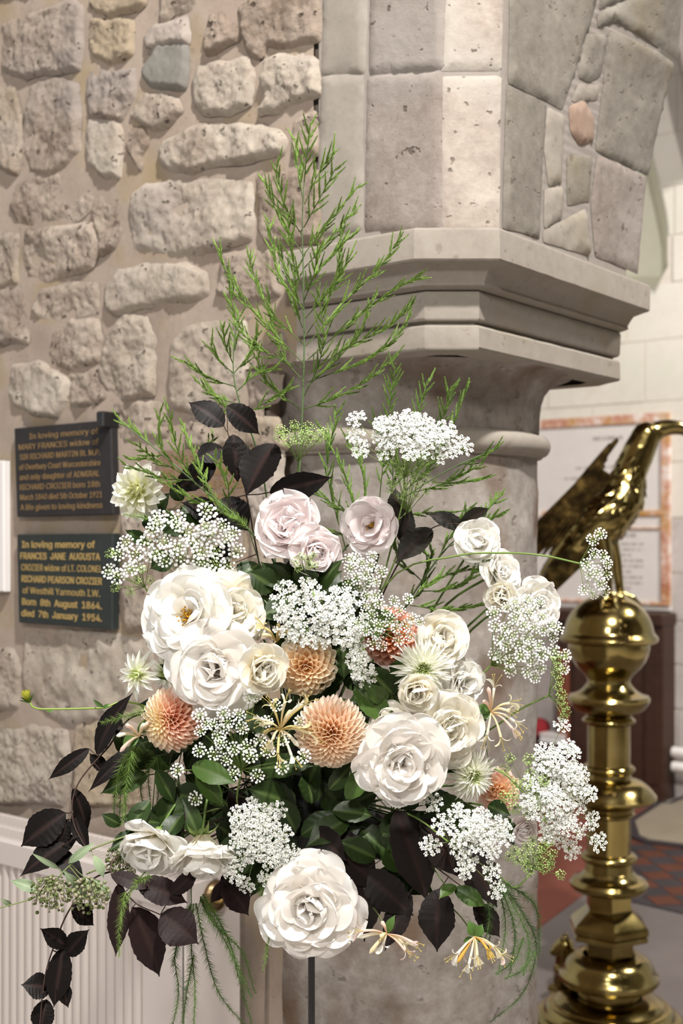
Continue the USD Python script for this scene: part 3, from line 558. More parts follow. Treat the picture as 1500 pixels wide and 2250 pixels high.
for i in range(-14, 15):
    for j in range(-14, 15):
        c = fl(1445, 1930) + s_ * np.array([(i * math.cos(ang) - j * math.sin(ang)), (i * math.sin(ang) + j * math.cos(ang))])
        if (i + j) % 2 == 0 and tiles.contains(Point(c)) or (i + j) % 2 and tiles.buffer(-0.03).contains(Point(c)):
            h = s_ * 0.485; q = [(c[0] + h * (a * math.cos(ang) - b * math.sin(ang)), c[1] + h * (a * math.sin(ang) + b * math.cos(ang))) for a, b in ((-1, -1), (1, -1), (1, 1), (-1, 1))]
            g = Polygon(q).intersection(tiles)
            if g.area > 1e-4 and g.geom_type == 'Polygon':
                v, f = extrude(g, 0.003); v[:, 2] += 0.0105; obj('tile', (v, f), 'tile_red' if (i + j) % 2 == 0 else 'tile_slate', tp)
mp = [fl(*p) for p in [(1386, 1815), (1500, 1740), (1660, 1640), (1700, 1890), (1500, 1868), (1420, 1858), (1396, 1848)]]
mt = thing('door_mat', 'beige woven mat with a dark edge at the right, beyond the lectern', 'mat', tuple(np.mean(mp, 0)) + (0.015,))
v, f = extrude(clear(Polygon(mp).buffer(0.02)), 0.012); v[:, 2] += 0.014; obj('edging', (v, f), 'tile_slate', mt)
v, f = extrude(clear(Polygon(mp).buffer(0.02)).buffer(-0.04), 0.014); v[:, 2] += 0.015; obj('weave', (v, f), 'mat_beige', mt)

# ---- the rest of the nave, seen in the brass: dark timber ceiling and plain stone walls behind the camera
v, f = box((-4, -5.2, 5.6), (7, 12, 5.7)); solo('ceiling', (v, f), 'oak_dark', 'dark timber ceiling high over the nave', 'ceiling', kind='structure')
v, f = box((-4, -5.3, 0), (7, -5.2, 5.6)); solo('wall_front', (v, f), 'ashlar_grey', 'plain grey stone wall behind the camera', 'wall', kind='structure')
v, f = box((6.0, -5.2, 0), (6.1, 3.2, 5.6)); solo('wall_right', (v, f), 'ashlar_grey', 'plain grey stone wall across the nave on the right', 'wall', kind='structure')

# ================================================================== BRASS EAGLE LECTERN
M('brass', {'g': ('geometry', {}), 'n': ('noise_texture', dict(scale=14.0, detail=4.0)), 'r': ('rgb_ramp', {'ramp': [(0.3, (0.235, 0.175, 0.058)), (0.6, (0.345, 0.27, 0.10)), (0.8, (0.44, 0.36, 0.155))]}),
  'rr': ('map_range', dict(from_min=0.3, from_max=0.7, to_min=0.12, to_max=0.22)), 'p': ('principled_bsdf', dict(metallic=1.0))},
  [('g.position', 'n.vector'), ('n.fac', 'r.fac'), ('r.color', 'p.base_color'), ('n.fac', 'rr.value'), ('rr.result', 'p.roughness')], 'p.BSDF')
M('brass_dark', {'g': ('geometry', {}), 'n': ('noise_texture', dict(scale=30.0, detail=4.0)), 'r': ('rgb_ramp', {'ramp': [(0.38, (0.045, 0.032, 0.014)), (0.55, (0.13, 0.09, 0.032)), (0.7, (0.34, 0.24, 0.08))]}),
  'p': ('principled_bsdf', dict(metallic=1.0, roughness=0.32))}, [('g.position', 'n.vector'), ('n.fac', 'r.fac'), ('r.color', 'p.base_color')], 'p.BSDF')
LY = 3.65; LX = at(1337, HY, LY)[0]; U = LY / F
lect = thing('lectern', 'polished brass lectern with turned shaft and globe, right of the pillar', 'lectern', (LX, LY, 0))
def lz(y): return CAMZ + (HY - y) * U
def turned(name, prof, n=64, rot=0.0, smooth=35, m='brass'):
    P = [(r * U, lz(y)) for r, y in prof][::-1]
    v, f = lathe(P, (0, 0), n); c, s = math.cos(rot), math.sin(rot)
    v = np.c_[v[:, 0] * c - v[:, 1] * s + LX, v[:, 0] * s + v[:, 1] * c + LY, v[:, 2]]
    return obj(name, (v, f), m, lect, smooth=smooth)
def arc(r0, y0, r1, y1, bulge, n=8):
    t = np.linspace(0, 1, n); d = np.array([r1 - r0, y1 - y0], float); nn = np.array([-d[1], d[0]]) / np.linalg.norm(d)
    p = np.array([r0, y0]) + t[:, None] * d - nn * (4 * t * (1 - t))[:, None] * bulge; return [tuple(x) for x in p]
dome_p = [(97 * math.sin(t), 1396 - 92 * math.cos(t)) for t in np.linspace(0, math.pi / 2 - 0.12, 18)]
turned('globe', [(0.1, 1304)] + dome_p[1:] + [(99, 1391), (104, 1396), (107, 1402), (105, 1408), (98, 1412), (88, 1414)])
turned('bowl', [(88, 1412), (88, 1424), (85, 1438), (79, 1452), (69, 1466), (57, 1478), (49, 1487), (46, 1493)])
turned('collar', [(46, 1490), (46, 1500)] + arc(48, 1502, 86, 1528, -5) + [(89, 1534), (88, 1540)] + arc(85, 1544, 56, 1566, 5) + [(50, 1570), (48, 1574)] + arc(50, 1575, 50, 1590, 8) + [(47, 1592)])
turned('shaft', [(46, 1590), (46, 1682)])
turned('collar', [(46, 1680), (52, 1681)] + arc(52, 1681, 52, 1696, 5) + [(48, 1698), (48, 1706)] + arc(49, 1708, 98, 1740, 6) + [(103, 1746), (103, 1751), (98, 1756), (62, 1760), (50, 1763)] + arc(51, 1768, 51, 1780, 5) + arc(51, 1781, 51, 1792, 5) + [(47, 1794)])
turned('shaft', [(47, 1792), (48, 1874)])
turned('collar', [(48, 1872)] + arc(54, 1874, 54, 1892, 7) + [(50, 1894), (52, 1912)] + arc(54, 1914, 80, 1932, -3) + [(85, 1939), (84, 1946), (78, 1953), (64, 1957), (50, 1960)])
turned('knop', [(50, 1958), (52, 1992), (56, 1998), (86, 2022), (91, 2030), (91, 2040), (86, 2044), (90, 2048), (88, 2056), (62, 2062), (56, 2066), (56, 2108)], n=6, rot=0.45, smooth=20)
turned('collar', [(56, 2096)] + arc(60, 2094, 100, 2132, 10) + [(108, 2140), (109, 2148), (104, 2155), (76, 2160), (68, 2164), (68, 2205)])
turned('base', [(68, 2198)] + arc(72, 2186, 118, 2200, 4) + arc(119, 2204, 140, 2218, 5) + arc(142, 2222, 162, 2240, 5) + arc(165, 2246, 190, 2268, 6) + [(192, 2281)])
from manifold3d import Manifold
def hulls(chain, seg=18):
    """chain: list of bones; a bone is two (x, y, z, r)"""
    out = []
    for A, B in chain:
        s = [Manifold.sphere(max(p[3], 1e-4), seg).translate([p[0], p[1], p[2]]) for p in (A, B)]
        out.append(Manifold.batch_hull(s))
    return Manifold.batch_boolean(out, __import__('manifold3d').OpType.Add)
def soft(man, edge, it=12):
    m = man.refine_to_length(edge).to_mesh(); t = trimesh.Trimesh(np.array(m.vert_properties[:, :3]), np.array(m.tri_verts), process=True)
    trimesh.smoothing.filter_taubin(t, 0.5, 0.53, iterations=it); return np.array(t.vertices), np.array(t.faces)
def ep(x, y, r, dy=0.0): p = at(x, y, LY + dy); return (p[0], p[1], p[2], r * U)
eag = thing('brass_eagle', 'brass eagle with half raised wings perched on the lectern globe', 'eagle sculpture', tuple(at(1340, 1306, LY)))
B_ = [ep(1205, 1262, 20), ep(1272, 1192, 42), ep(1326, 1142, 56), ep(1366, 1098, 49), ep(1383, 1040, 36), ep(1404, 990, 35), ep(1419, 957, 31), ep(1442, 950, 20)]
v, f = soft(hulls([(B_[k], B_[k + 1]) for k in range(7)]), 0.007, 14)
loc_ = v - np.array([LX, LY, 0]); cell = meshkit.noise(np.c_[v[:, 0] * 75, v[:, 1] * 75, v[:, 2] * 75], 2)
nn_ = trimesh.Trimesh(v, f, process=False).vertex_normals
body = obj('body', (v + nn_ * ((cell - 0.5) * 0.0018)[:, None], f), 'brass', eag, smooth=True)
bk_ = spline([ep(1438, 947, 0)[:3], ep(1468, 939, 0)[:3], ep(1497, 942, 0)[:3], ep(1517, 957, 0)[:3], ep(1521, 980, 0)[:3]], 14)
obj('beak', tube(bk_, np.array([20, 20, 19, 18, 17, 16, 15, 13, 12, 10, 8, 6, 4, 1.5]) * U, 14), 'brass', eag, smooth=True)
for s in (-1, 1):
    m_ = trimesh.creation.icosphere(2, 5.5 * U); obj('eye', (np.array(m_.vertices) + np.array(ep(1431, 944, 0)[:3]) + [0, s * 21 * U, 0], m_.faces), 'brass_dark', eag, smooth=True)
# breast and back feathers: rows of overlapping scales on the body
bt_ = trimesh.Trimesh(v, f, process=False); rg = np.random.default_rng(5); used = []
sp_, fi_ = trimesh.sample.sample_surface(bt_, 900, seed=3); ax_ = unit(np.array(B_[3][:3]) - np.array(B_[1][:3]))
k_ = 0
for p, fi in zip(sp_, fi_):
    if (p - np.array(B_[5][:3])) @ ax_ > -0.02 or (p - np.array(B_[1][:3])) @ ax_ < -0.02 or any(np.linalg.norm(p - q) < 0.019 for q in used) or k_ > 110: continue
    used.append(p); k_ += 1; n_ = bt_.face_normals[fi]; d_ = unit(-ax_ - n_ * (-ax_ @ n_)); s_x = np.cross(n_, d_)
    uu, ww = np.meshgrid(np.linspace(-1, 1, 5), np.linspace(0, 1, 5)); wd = np.sqrt(np.clip(1 - ((ww - 0.35) / 0.68) ** 2, 0.02, 1))
    q = p + s_x * (uu * wd * 0.011)[..., None] + d_ * ((ww - 0.3) * 0.030)[..., None] + n_ * (0.0015 + 0.0045 * ww - 0.003 * uu ** 2)[..., None]
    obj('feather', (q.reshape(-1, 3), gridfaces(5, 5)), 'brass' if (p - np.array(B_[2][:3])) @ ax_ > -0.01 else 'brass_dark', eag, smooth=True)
# wings: thick slabs either side, swept up and back, with long feathers laid on them
WP = [(1356, 960), (1359, 970), (1336, 1002), (1322, 1030), (1346, 1046), (1318, 1082), (1268, 1128), (1215, 1176), (1165, 1232), (1136, 1246), (1128, 1218), (1160, 1164), (1228, 1096), (1288, 1036), (1336, 978)]
for s in (-1, 1):
    pl = Polygon([((x - 1250) * U, -(y - 1150) * U) for x, y in WP]).buffer(0.004).buffer(-0.004)
    vv, ff = extrude(pl, 0.018); o = at(1250, 1150, LY)
    def place(vv): 
        lift = 0.07 + 0.10 * np.clip((vv[:, 1] + 0.05) / 0.25, -0.2, 1.2)
        k = (LY + s * (lift + vv[:, 2])) / LY
        return np.c_[(o[0] + vv[:, 0]) * k, LY * k, CAMZ + (o[2] + vv[:, 1] - CAMZ) * k]
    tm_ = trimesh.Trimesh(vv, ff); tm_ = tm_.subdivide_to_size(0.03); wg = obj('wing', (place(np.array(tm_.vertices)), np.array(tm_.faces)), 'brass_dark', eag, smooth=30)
    for j in range(7):
        t0 = j / 6; A = np.array([1345 - 5 * j, 972 + 15 * j]); Bp = np.array([1138 + 7 * j, 1216 + 4 * j]) + (np.array([22, -18]) * abs(j - 3) * 0.4)
        c_ = np.array([((A + (Bp - A) * t - [1250, 1150]) * [U, -U]) for t in np.linspace(0.02, 1, 9)])
        dn = unit(c_[-1] - c_[0]); nr_ = np.array([-dn[1], dn[0]]); w_ = 0.011 * np.sin(np.pi * np.clip(np.linspace(0.12, 0.97, 9), 0, 1)) ** 0.5
        rows = [np.c_[c_ + nr_ * (w_ * k)[:, None], np.full(9, 0.018 + 0.004 * (1 - abs(k)))] for k in (-1, -0.5, 0, 0.5, 1)]
        obj('feather', (place(np.vstack(rows)), gridfaces(9, 5)), 'brass_dark', wg, smooth=True)
tl_ = Polygon([((x - 1250) * U, -(y - 1230) * U) for x, y in [(1262, 1180), (1322, 1202), (1262, 1252), (1216, 1296), (1196, 1308), (1172, 1300), (1200, 1240)]])
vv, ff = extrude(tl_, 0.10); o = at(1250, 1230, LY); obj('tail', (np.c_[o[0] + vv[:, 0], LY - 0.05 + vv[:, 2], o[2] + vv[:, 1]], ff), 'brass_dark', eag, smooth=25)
for s, dx in ((-1, 0), (1, 26)):
    bones = [(ep(1322 + dx * .6, 1180, 20, s * .04), ep(1334 + dx * .7, 1230, 13, s * .045)), (ep(1334 + dx * .7, 1230, 13, s * .045), ep(1336 + dx, 1304, 9, s * .05))]
    for tx, ty, td in ((-18, 42, -.035), (24, 40, -.045), (46, 22, 0.0), (-26, 22, .03)):
        bones += [(ep(1336 + dx, 1304, 8, s * .05), ep(1336 + dx + tx * .6, 1306 + ty * .35, 7, s * .05 + td * .7)), (ep(1336 + dx + tx * .6, 1306 + ty * .35, 7, s * .05 + td * .7), ep(1336 + dx + tx, 1308 + ty, 3, s * .05 + td))]
    obj('leg', soft(hulls(bones, 12), 0.006, 8), 'brass', eag, smooth=True)
# small crouching lion at the foot
def lp(x, y, r, dy=0.0): p = at(x, y, 3.78); return (p[0], p[1] + dy, p[2], r * U)
lb_ = [(lp(1240, 2130, 26), lp(1262, 2150, 30)), (lp(1240, 2084, 20), lp(1240, 2130, 22)), (lp(1240, 2080, 22), lp(1226, 2086, 15)), (lp(1226, 2086, 13), lp(1216, 2092, 9))]
lb_ += [(lp(1232, 2128, 12, s * .02), lp(1226, 2172, 9, s * .02)) for s in (-1, 1)] + [(lp(1226, 2172, 9, s * .02), lp(1212, 2176, 8, s * .02)) for s in (-1, 1)] + [(lp(1262, 2150, 20, s * .02), lp(1252, 2176, 12, s * .025)) for s in (-1, 1)]
lb_ += [(lp(1246, 2070 + 9 * k, 9, .02 * math.sin(k * 2.1)), lp(1254, 2076 + 10 * k, 9, .026 * math.cos(k * 2.1))) for k in range(6)] + [(lp(1240, 2062, 5, s * .016), lp(1246, 2058, 4, s * .018)) for s in (-1, 1)]
lion = obj('lion_foot', soft(hulls(lb_, 14), 0.005, 4), 'brass', lect, smooth=True)

# ================================================================== FLOWERS
def tinted(name, rough, trans, spec=0.3, transcol=(1, 1, 1), bump=0.0):
    nodes = {'a': ('attribute', {'attribute': 'tint'}), 'p': ('principled_bsdf', dict(roughness=rough, specular_ior_level=spec)), 't': ('translucent_bsdf', {}), 'm': ('mix_closure', dict(fac=trans))}
    links = [('a.color', 'p.base_color'), ('a.color', 't.color'), ('p.BSDF', 'm.closure1'), ('t.BSDF', 'm.closure2')]
    if bump:
        nodes |= {'g': ('geometry', {}), 'n': ('noise_texture', dict(scale=420.0, detail=3.0)), 'b': ('bump', dict(strength=bump, distance=0.001))}
        links += [('g.position', 'n.vector'), ('n.fac', 'b.height'), ('b.normal', 'p.normal')]
    M(name, nodes, links, 'm.closure')
tinted('petal', 0.6, 0.46, 0.12); tinted('floret', 0.7, 0.30, 0.15); tinted('frond', 0.6, 0.25, 0.2)
tinted('leaf_gloss', 0.42, 0.10, 0.35, bump=0.15); tinted('beech_leaf', 0.5, 0.03, 0.14, bump=0.2); tinted('stem_green', 0.5, 0.0, 0.4)
CAMP = np.array([0, 0, CAMZ])
CORE = at(665, 1730, 1.62)
def basis(d, roll=0.0):
    z = unit(d); x = unit(np.cross([0, 0, 1.0], z)) if abs(z[2]) < 0.95 else unit(np.cross([0, 1.0, 0], z)); y = np.cross(z, x)
    c, s = math.cos(roll), math.sin(roll); return np.stack([x * c + y * s, -x * s + y * c, z], 1)
def mix3(a, b, t): return np.asarray(a) * (1 - t)[..., None] + np.asarray(b) * t[..., None]
def petal(L, W, th0, curl, cup, r0=0.0, z0=0.0, nv=9, nu=8, base=0.25, pk=0.62, point=2.0, ruf=0.0, seed=0, twist=0.0, cols=((1, 1, 1),) * 3, notch=0.0, tipcurl=0.0):
    r = np.random.default_rng(seed); v = 1 - (1 - np.linspace(0, 1, nv)) ** 1.55; u = np.sin(np.linspace(-1, 1, nu) * math.pi / 2 * .92) / math.sin(math.pi / 2 * .92)
    th = th0 + curl * v ** 1.4 + tipcurl * np.clip((v - 0.7) / 0.3, 0, 1) ** 2
    dl = L * np.diff(v); y = np.r_[0, np.cumsum(np.sin(th[:-1]) * dl)]; z = np.r_[0, np.cumsum(np.cos(th[:-1]) * dl)]
    w = np.where(v < pk, base + (1 - base) * np.sin(np.pi / 2 * np.clip(v / pk, 0, 1)), (1 - np.clip((v - pk) / (1.0 - pk), 0, 1) ** point) ** (1 / max(point, 1.0)))
    w = W * np.maximum(w, 0.05)
    Ug, Vg = np.meshgrid(u, v); Wv = w[:, None]
    n = cup * Wv * (Ug ** 2)
    p1, p2, p3 = r.uniform(0, 6.28, 3)
    n = n + ruf * W * (np.sin(4.2 * Ug + p1 + 2 * Vg) * 0.6 + np.sin(7.0 * Ug + p2) * 0.4 + np.sin(5 * Vg + p3) * 0.35) * Vg ** 1.5
    x = Ug * Wv * (1 - 0.18 * cup * Ug ** 2); lat = y[:, None] - notch * L * (1 - np.abs(Ug)) ** 2 * (Vg ** 6)
    th_ = th[:, None]; rad = r0 + lat - n * np.cos(th_); ax = z0 + z[:, None] + n * np.sin(th_)
    if twist: 
        xt = x * math.cos(twist); ax = ax + x * math.sin(twist) * np.sin(th_); rad = rad - x * math.sin(twist) * np.cos(th_); x = xt
    q = np.stack([x, rad, ax], -1).reshape(-1, 3)
    t = Vg.ravel(); c = np.where((t < 0.5)[:, None], mix3(cols[0], cols[1], np.clip(t / 0.5, 0, 1)), mix3(cols[1], cols[2], np.clip((t - 0.5) / 0.5, 0, 1)))
    return q, gridfaces(nu, nv), c
def spin(q, a):
    c, s = math.cos(a), math.sin(a); return np.c_[q[:, 0] * c + q[:, 1] * s, -q[:, 0] * s + q[:, 1] * c, q[:, 2]]
GREENSTEM = (0.10, 0.17, 0.035)
def stem_to_core(t, p, d, col=GREENSTEM, r=0.0016, name='stem'):
    """the flower's stalk, bending from behind the head into the middle of the arrangement"""
    end = CORE + np.array([0.03 * math.sin(p[0] * 91), 0.02 * math.sin(p[2] * 77), 0.03 * math.cos(p[0] * 57)])
    m = p - unit(d) * 0.05 * (1 + np.linalg.norm(end - p)); c = spline([p, m * 0.7 + (p * 0.6 + end * 0.4) * 0.3, (p + end) / 2 + [0, 0.03, -0.01], end], 14)
    v, f = tube(c, r, 6); obj(name, (v, f), 'stem_green', t, smooth=True, tint=np.tile(col, (len(v), 1)))
WHITE = ((0.88, 0.82, 0.58), (0.95, 0.93, 0.87), (0.965, 0.95, 0.915)); CREAM = ((0.90, 0.77, 0.46), (0.945, 0.90, 0.77), (0.96, 0.94, 0.875)); BLUSH = ((0.88, 0.79, 0.64), (0.95, 0.915, 0.865), (0.965, 0.94, 0.905))
PINK = ((0.90, 0.79, 0.72), (0.93, 0.845, 0.835), (0.955, 0.90, 0.895))
D2R = math.pi / 180
LAY = dict(
  full=[(9, 62, 40, 1.12, .60, .22, .08), (9, 52, 36, 1.02, .54, .28, .10), (9, 42, 34, .88, .46, .34, .12), (8, 32, 32, .74, .39, .40, .16), (7, 20, 30, .62, .32, .45, .2)],
  open=[(9, 66, 34, 1.1, .60, .18, .08), (8, 55, 34, 1.0, .55, .25, .10), (7, 44, 30, .84, .48, .35, .14), (4, 30, 30, .6, .34, .4, .25)],
  cup=[(6, 46, 22, 1.08, .64, .35, .06), (6, 28, -4, 1.05, .66, .5, .05), (5, 15, -8, .95, .58, .65, .06), (5, 7, -8, .82, .44, .9, .06)],
  bell=[(8, 40, 44, 1.15, .62, .25, .12), (8, 28, 36, 1.12, .58, .35, .14), (7, 14, 22, 1.05, .5, .45, .16)],
  loose=[(8, 54, 32, 1.1, .66, .25, .10), (7, 40, 28, 1.04, .62, .35, .12), (7, 27, 22, .93, .52, .45, .15), (6, 14, 16, .78, .42, .55, .2), (5, 5, 10, .6, .3, .6, .25)])
def rose(label, px, py, r, Y, face, style, cols, seed, cat='rose', sepals=False, stam=False, group='garden roses', ptip=2.3):
    rg = np.random.default_rng(seed); R = pxm(r, Y); d = unit([face[0], -1.0 * (face[2] if len(face) > 2 else 1.0), face[1]]); B = basis(d, rg.uniform(0, 6)); c = at(px, py, Y)
    t = thing('garden_rose', label, cat, c, group)
    hgt = 0.34 * R; o = c - d * hgt; k = 0
    def add(L, W, th, cu, cp, r0, z0, rf, a, tw, tc, off=None):
        nonlocal k
        cc = np.array(cols) * (1 + rg.uniform(-.03, .015))
        q, f, ti = petal(L * R, W * R, th * D2R, cu * D2R, cp, r0 * R, z0 * R, nv=15, nu=11, base=.28, pk=.64, point=ptip, ruf=rf, seed=seed * 100 + k, twist=tw, cols=cc, notch=rg.uniform(0, .06), tipcurl=tc * D2R)
        q = spin(q, a); q = q if off is None else q + np.r_[np.array(off) * R, 0]
        obj('petal', (o + q @ B.T, f), 'petal', t, smooth=True, tint=np.clip(ti, 0, .96)); k += 1
    lay = LAY[style]
    for li, (n, th, cu, L, W, cp, rf) in enumerate(lay):
        off = rg.uniform(0, 6.28); j = 1 + .5 * li
        for i in range(n):
            add(L * rg.uniform(.86, 1.08), W * rg.uniform(.86, 1.14), th + rg.uniform(-10, 10) * j, cu + rg.uniform(-14, 14), cp * rg.uniform(.7, 1.2), .03, .02 * li, rf * rg.uniform(.9, 2.2), off + 2 * math.pi * (i + rg.uniform(-.25, .25)) / n, rg.uniform(-.13, .13) * (1 + .7 * li), rg.uniform(-10, 20))
    if style == 'full':
        nc = int(rg.integers(4, 6)); of = rg.uniform(0, 6.28)
        for ci in range(nc):
            ph = of + 2 * math.pi * ci / nc + rg.uniform(-.3, .3); rr = rg.uniform(.10, .20)
            for i in range(6):
                add(rg.uniform(.36, .58), rg.uniform(.17, .28), rg.uniform(2, 34), rg.uniform(8, 54), rg.uniform(.4, .9), .02, .05, rg.uniform(.12, .34), ph + rg.uniform(-1.5, 1.5), rg.uniform(-.6, .6), rg.uniform(-20, 26), (rr * math.sin(ph), rr * math.cos(ph)))
        for i in range(8):
            add(rg.uniform(.28, .42), rg.uniform(.14, .22), rg.uniform(8, 62), rg.uniform(0, 50), rg.uniform(.4, .9), .02, .06, rg.uniform(.12, .3), rg.uniform(0, 6.28), rg.uniform(-.6, .6), rg.uniform(-20, 26), (rg.uniform(-.08, .08), rg.uniform(-.08, .08)))
    if stam:
        ms, tt = [], []
        for i in range(46):
            a, e = rg.uniform(0, 6.28), rg.uniform(4, 46) * D2R; dl = np.array([math.sin(e) * math.cos(a), math.sin(e) * math.sin(a), math.cos(e)]); L = R * rg.uniform(.26, .36)
            b = dl * .02 * R; v, f = tube([b, b + dl * L * .6, b + dl * L], [.006 * R, .006 * R, .006 * R], 4); n0 = len(v); s = trimesh.creation.icosphere(1, .022 * R); 
            ms += [(v, f), (np.array(s.vertices) + b + dl * L, np.array(s.faces))]; tt += [np.tile((.78, .50, .10), (n0, 1)), np.tile((.62, .34, .04), (len(s.vertices), 1))]
        v, f = cat_(ms); obj('stamens', (o + (v + [0, 0, .05 * R]) @ B.T, f), 'floret', t, smooth=True, tint=np.vstack(tt), kind='stuff')
    v = trimesh.creation.icosphere(2, .13 * R); obj('calyx', (np.array(v.vertices) * [1, 1, 1] + o - d * .05 * R, v.faces), 'stem_green', t, smooth=True, tint=np.tile((.16, .24, .06), (len(v.vertices), 1)))
    if sepals:
        for i in range(5):
            q, f, ti = petal(.55 * R, .10 * R, 100 * D2R + rg.uniform(-.2, .2), 60 * D2R, .5, .05 * R, -.03 * R, nv=7, nu=4, pk=.25, point=1.0, seed=i, cols=((.40, .50, .18), (.34, .46, .15), (.30, .42, .14)))
            obj('sepal', (o + spin(q, i * 1.257 + .3) @ B.T, f), 'petal', t, smooth=True, tint=ti)
    stem_to_core(t, o - d * .1 * R, d)
rose('open white rose with golden stamens at the upper left of the bouquet', 408, 1350, 98, 1.475, (-.35, .25), 'open', WHITE, 1, stam=True)
rose('full white rose tucked behind the golden stamened rose', 512, 1342, 82, 1.49, (.4, .2), 'full', CREAM, 2)
rose('large blush white rose with tangled petals under the golden stamened rose', 474, 1470, 101, 1.455, (-.1, .0), 'full', BLUSH, 3)
rose('cream cupped rose beside the peach dahlia, right of the large blush rose', 574, 1470, 62, 1.425, (.4, .05), 'cup', CREAM, 4)
rose('big round white rose in front, right of the ball dahlia', 884, 1674, 96, 1.42, (.12, -.12), 'full', BLUSH, 5)
rose('creamy white rose with amber heart above the big round rose', 988, 1605, 78, 1.465, (.3, -.1), 'full', CREAM, 6)
rose('small cream half opened rose below the spidery chrysanthemum', 912, 1518, 52, 1.445, (.1, -.2), 'cup', CREAM, 7)
rose('cream rose above the spidery white chrysanthemum', 968, 1402, 62, 1.50, (.2, .2), 'loose', CREAM, 8)
rose('white rose seen from the side, right of the spidery chrysanthemum', 1016, 1500, 58, 1.505, (.8, .0), 'full', WHITE, 9)
rose('creamy rose mostly hidden behind the top of the big round rose', 862, 1592, 52, 1.475, (-.2, .3), 'loose', CREAM, 10)
rose('soft focus white rose highest on the right side', 1045, 1192, 56, 1.57, (.1, .3), 'loose', WHITE, 11)
rose('soft focus white rose turned right, in the middle of the right hand chain', 1097, 1258, 54, 1.565, (.7, .3), 'full', WHITE, 12)
rose('cupped cream rose below the white rose chain on the right', 1102, 1310, 42, 1.555, (-.2, .0), 'cup', CREAM, 13)
rose('wide white rose at the right edge beside the brass globe', 1178, 1335, 62, 1.575, (.5, -.1), 'full', WHITE, 14)
rose('big blush white rose hanging lowest above the black pole', 680, 1995, 108, 1.42, (-.05, -.05), 'full', BLUSH, 15)
rose('drooping white rose at the lower left with a long pale petal', 338, 1850, 76, 1.455, (-.3, -.8, .9), 'bell', WHITE, 16)
rose('drooping white rose seen from behind with green sepals', 446, 1862, 82, 1.44, (.1, -1.0, .5), 'bell', WHITE, 17, sepals=True)
rose('large pale pink rose with pointed petals at the top of the bouquet', 632, 1158, 80, 1.52, (-.1, .35), 'loose', PINK, 18, group='pale pink roses', ptip=1.35)
rose('smaller pale pink rose overlapping the large pink one', 696, 1212, 62, 1.50, (.15, -.1), 'loose', PINK, 19, group='pale pink roses', ptip=1.35)
rose('pale pink rose with open yellow heart behind the lace flower stems', 812, 1152, 62, 1.56, (-.4, .1), 'open', PINK, 20, stam=True, group='pale pink roses')
rose('faded pink rose low on the right behind the big lace umbel', 1148, 1822, 34, 1.53, (.3, -.2), 'loose', PINK, 21, group='pale pink roses')

# ---- dahlias
def dahlia(label, px, py, r, Y, face, N, cols_in, cols_out, seed, psimax=112, W=.165, side=None, split=None, group='peach dahlias', name='dahlia', L0=.32, L1=.68, point=1.6, cup=.7):
    rg = np.random.default_rng(seed); R = pxm(r, Y); d = unit([face[0], -1, face[1]]); B = basis(d, 0); c = at(px, py, Y); t = thing(name, label, 'dahlia', c, group); o = c - d * .30 * R
    v = trimesh.creation.icosphere(2, .34 * R); obj('receptacle', (np.array(v.vertices) + o, v.faces), 'stem_green', t, smooth=True, tint=np.tile(np.array(cols_in[0]) * .6, (len(v.vertices), 1)))
    for i in range(N):
        s = (i + .5) / N; psi = (6 + (psimax - 6) * s ** .62) * D2R; a = i * 2.39996; L = R * (L0 + (L1 - L0) * min(1, s * 1.5)) * rg.uniform(.93, 1.07); w = R * W * (.55 + .6 * min(1, s * 1.6))
        b = np.array([0, math.sin(psi), math.cos(psi)]) * .34 * R
        dirn = np.array([math.sin(psi) * math.sin(a), math.sin(psi) * math.cos(a)]); k = min(1, s * 1.2)
        ci = np.array([np.array(cols_in[j]) * (1 - k) + np.array(cols_out[j]) * k for j in range(3)])
        if split is not None:
            m = np.clip(.5 + 1.3 * (dirn @ np.array(split[0])), 0, 1); ci = ci * (1 - m) + np.array(split[1]) * m
        q, f, ti = petal(L, w, psi - .12 + rg.uniform(-.08, .08), .22, cup, b[1], b[2], nv=8, nu=6, base=.4, pk=.6, point=point, seed=i + seed * 1000, cols=np.clip(ci * (1 + rg.uniform(-.06, .05)), 0, .96))
        obj('petal', (o + spin(q, a) @ B.T, f), 'petal', t, smooth=True, tint=ti)
    stem_to_core(t, o - d * .3 * R, d)
PE_IN = ((.86, .50, .22), (.94, .68, .42), (.95, .80, .62)); PE_OUT = ((.86, .58, .40), (.94, .75, .60), (.96, .86, .76)); YE = ((.84, .62, .22), (.92, .76, .38), (.95, .84, .60)); CORAL = ((.66, .20, .13), (.80, .40, .30), (.88, .58, .49))
dahlia('yellow centred dahlia with coral right side at the left of the bouquet', 366, 1583, 72, 1.465, (-.35, .05), 165, YE, PE_OUT, 31, split=((.9, .2), ((.84, .42, .26), (.92, .60, .44), (.95, .74, .62))), W=.14, cup=1.0)
dahlia('amber peach dahlia with broad petals in the middle of the bouquet', 674, 1468, 68, 1.475, (.15, -.15), 115, ((.86, .52, .24), (.93, .68, .42), (.95, .82, .62)), ((.88, .64, .36), (.94, .77, .54), (.96, .87, .71)), 32, W=.22, L1=.72)
dahlia('round peach ball dahlia low in the middle beside the big white rose', 725, 1620, 82, 1.43, (-.05, -.25), 200, PE_IN, PE_OUT, 33, W=.135, cup=1.0)
dahlia('coral pink dahlia half hidden behind the lace flower spray', 862, 1396, 66, 1.53, (.1, .15), 96, ((.72, .34, .08), (.76, .36, .16), (.80, .48, .34)), CORAL, 34, W=.20)
dahlia('peach pink dahlia peeking out behind the white chrysanthemum on the right', 1100, 1738, 52, 1.53, (.3, .1), 70, PE_IN, ((.80, .48, .38), (.90, .64, .56), (.94, .78, .72)), 35, W=.20)
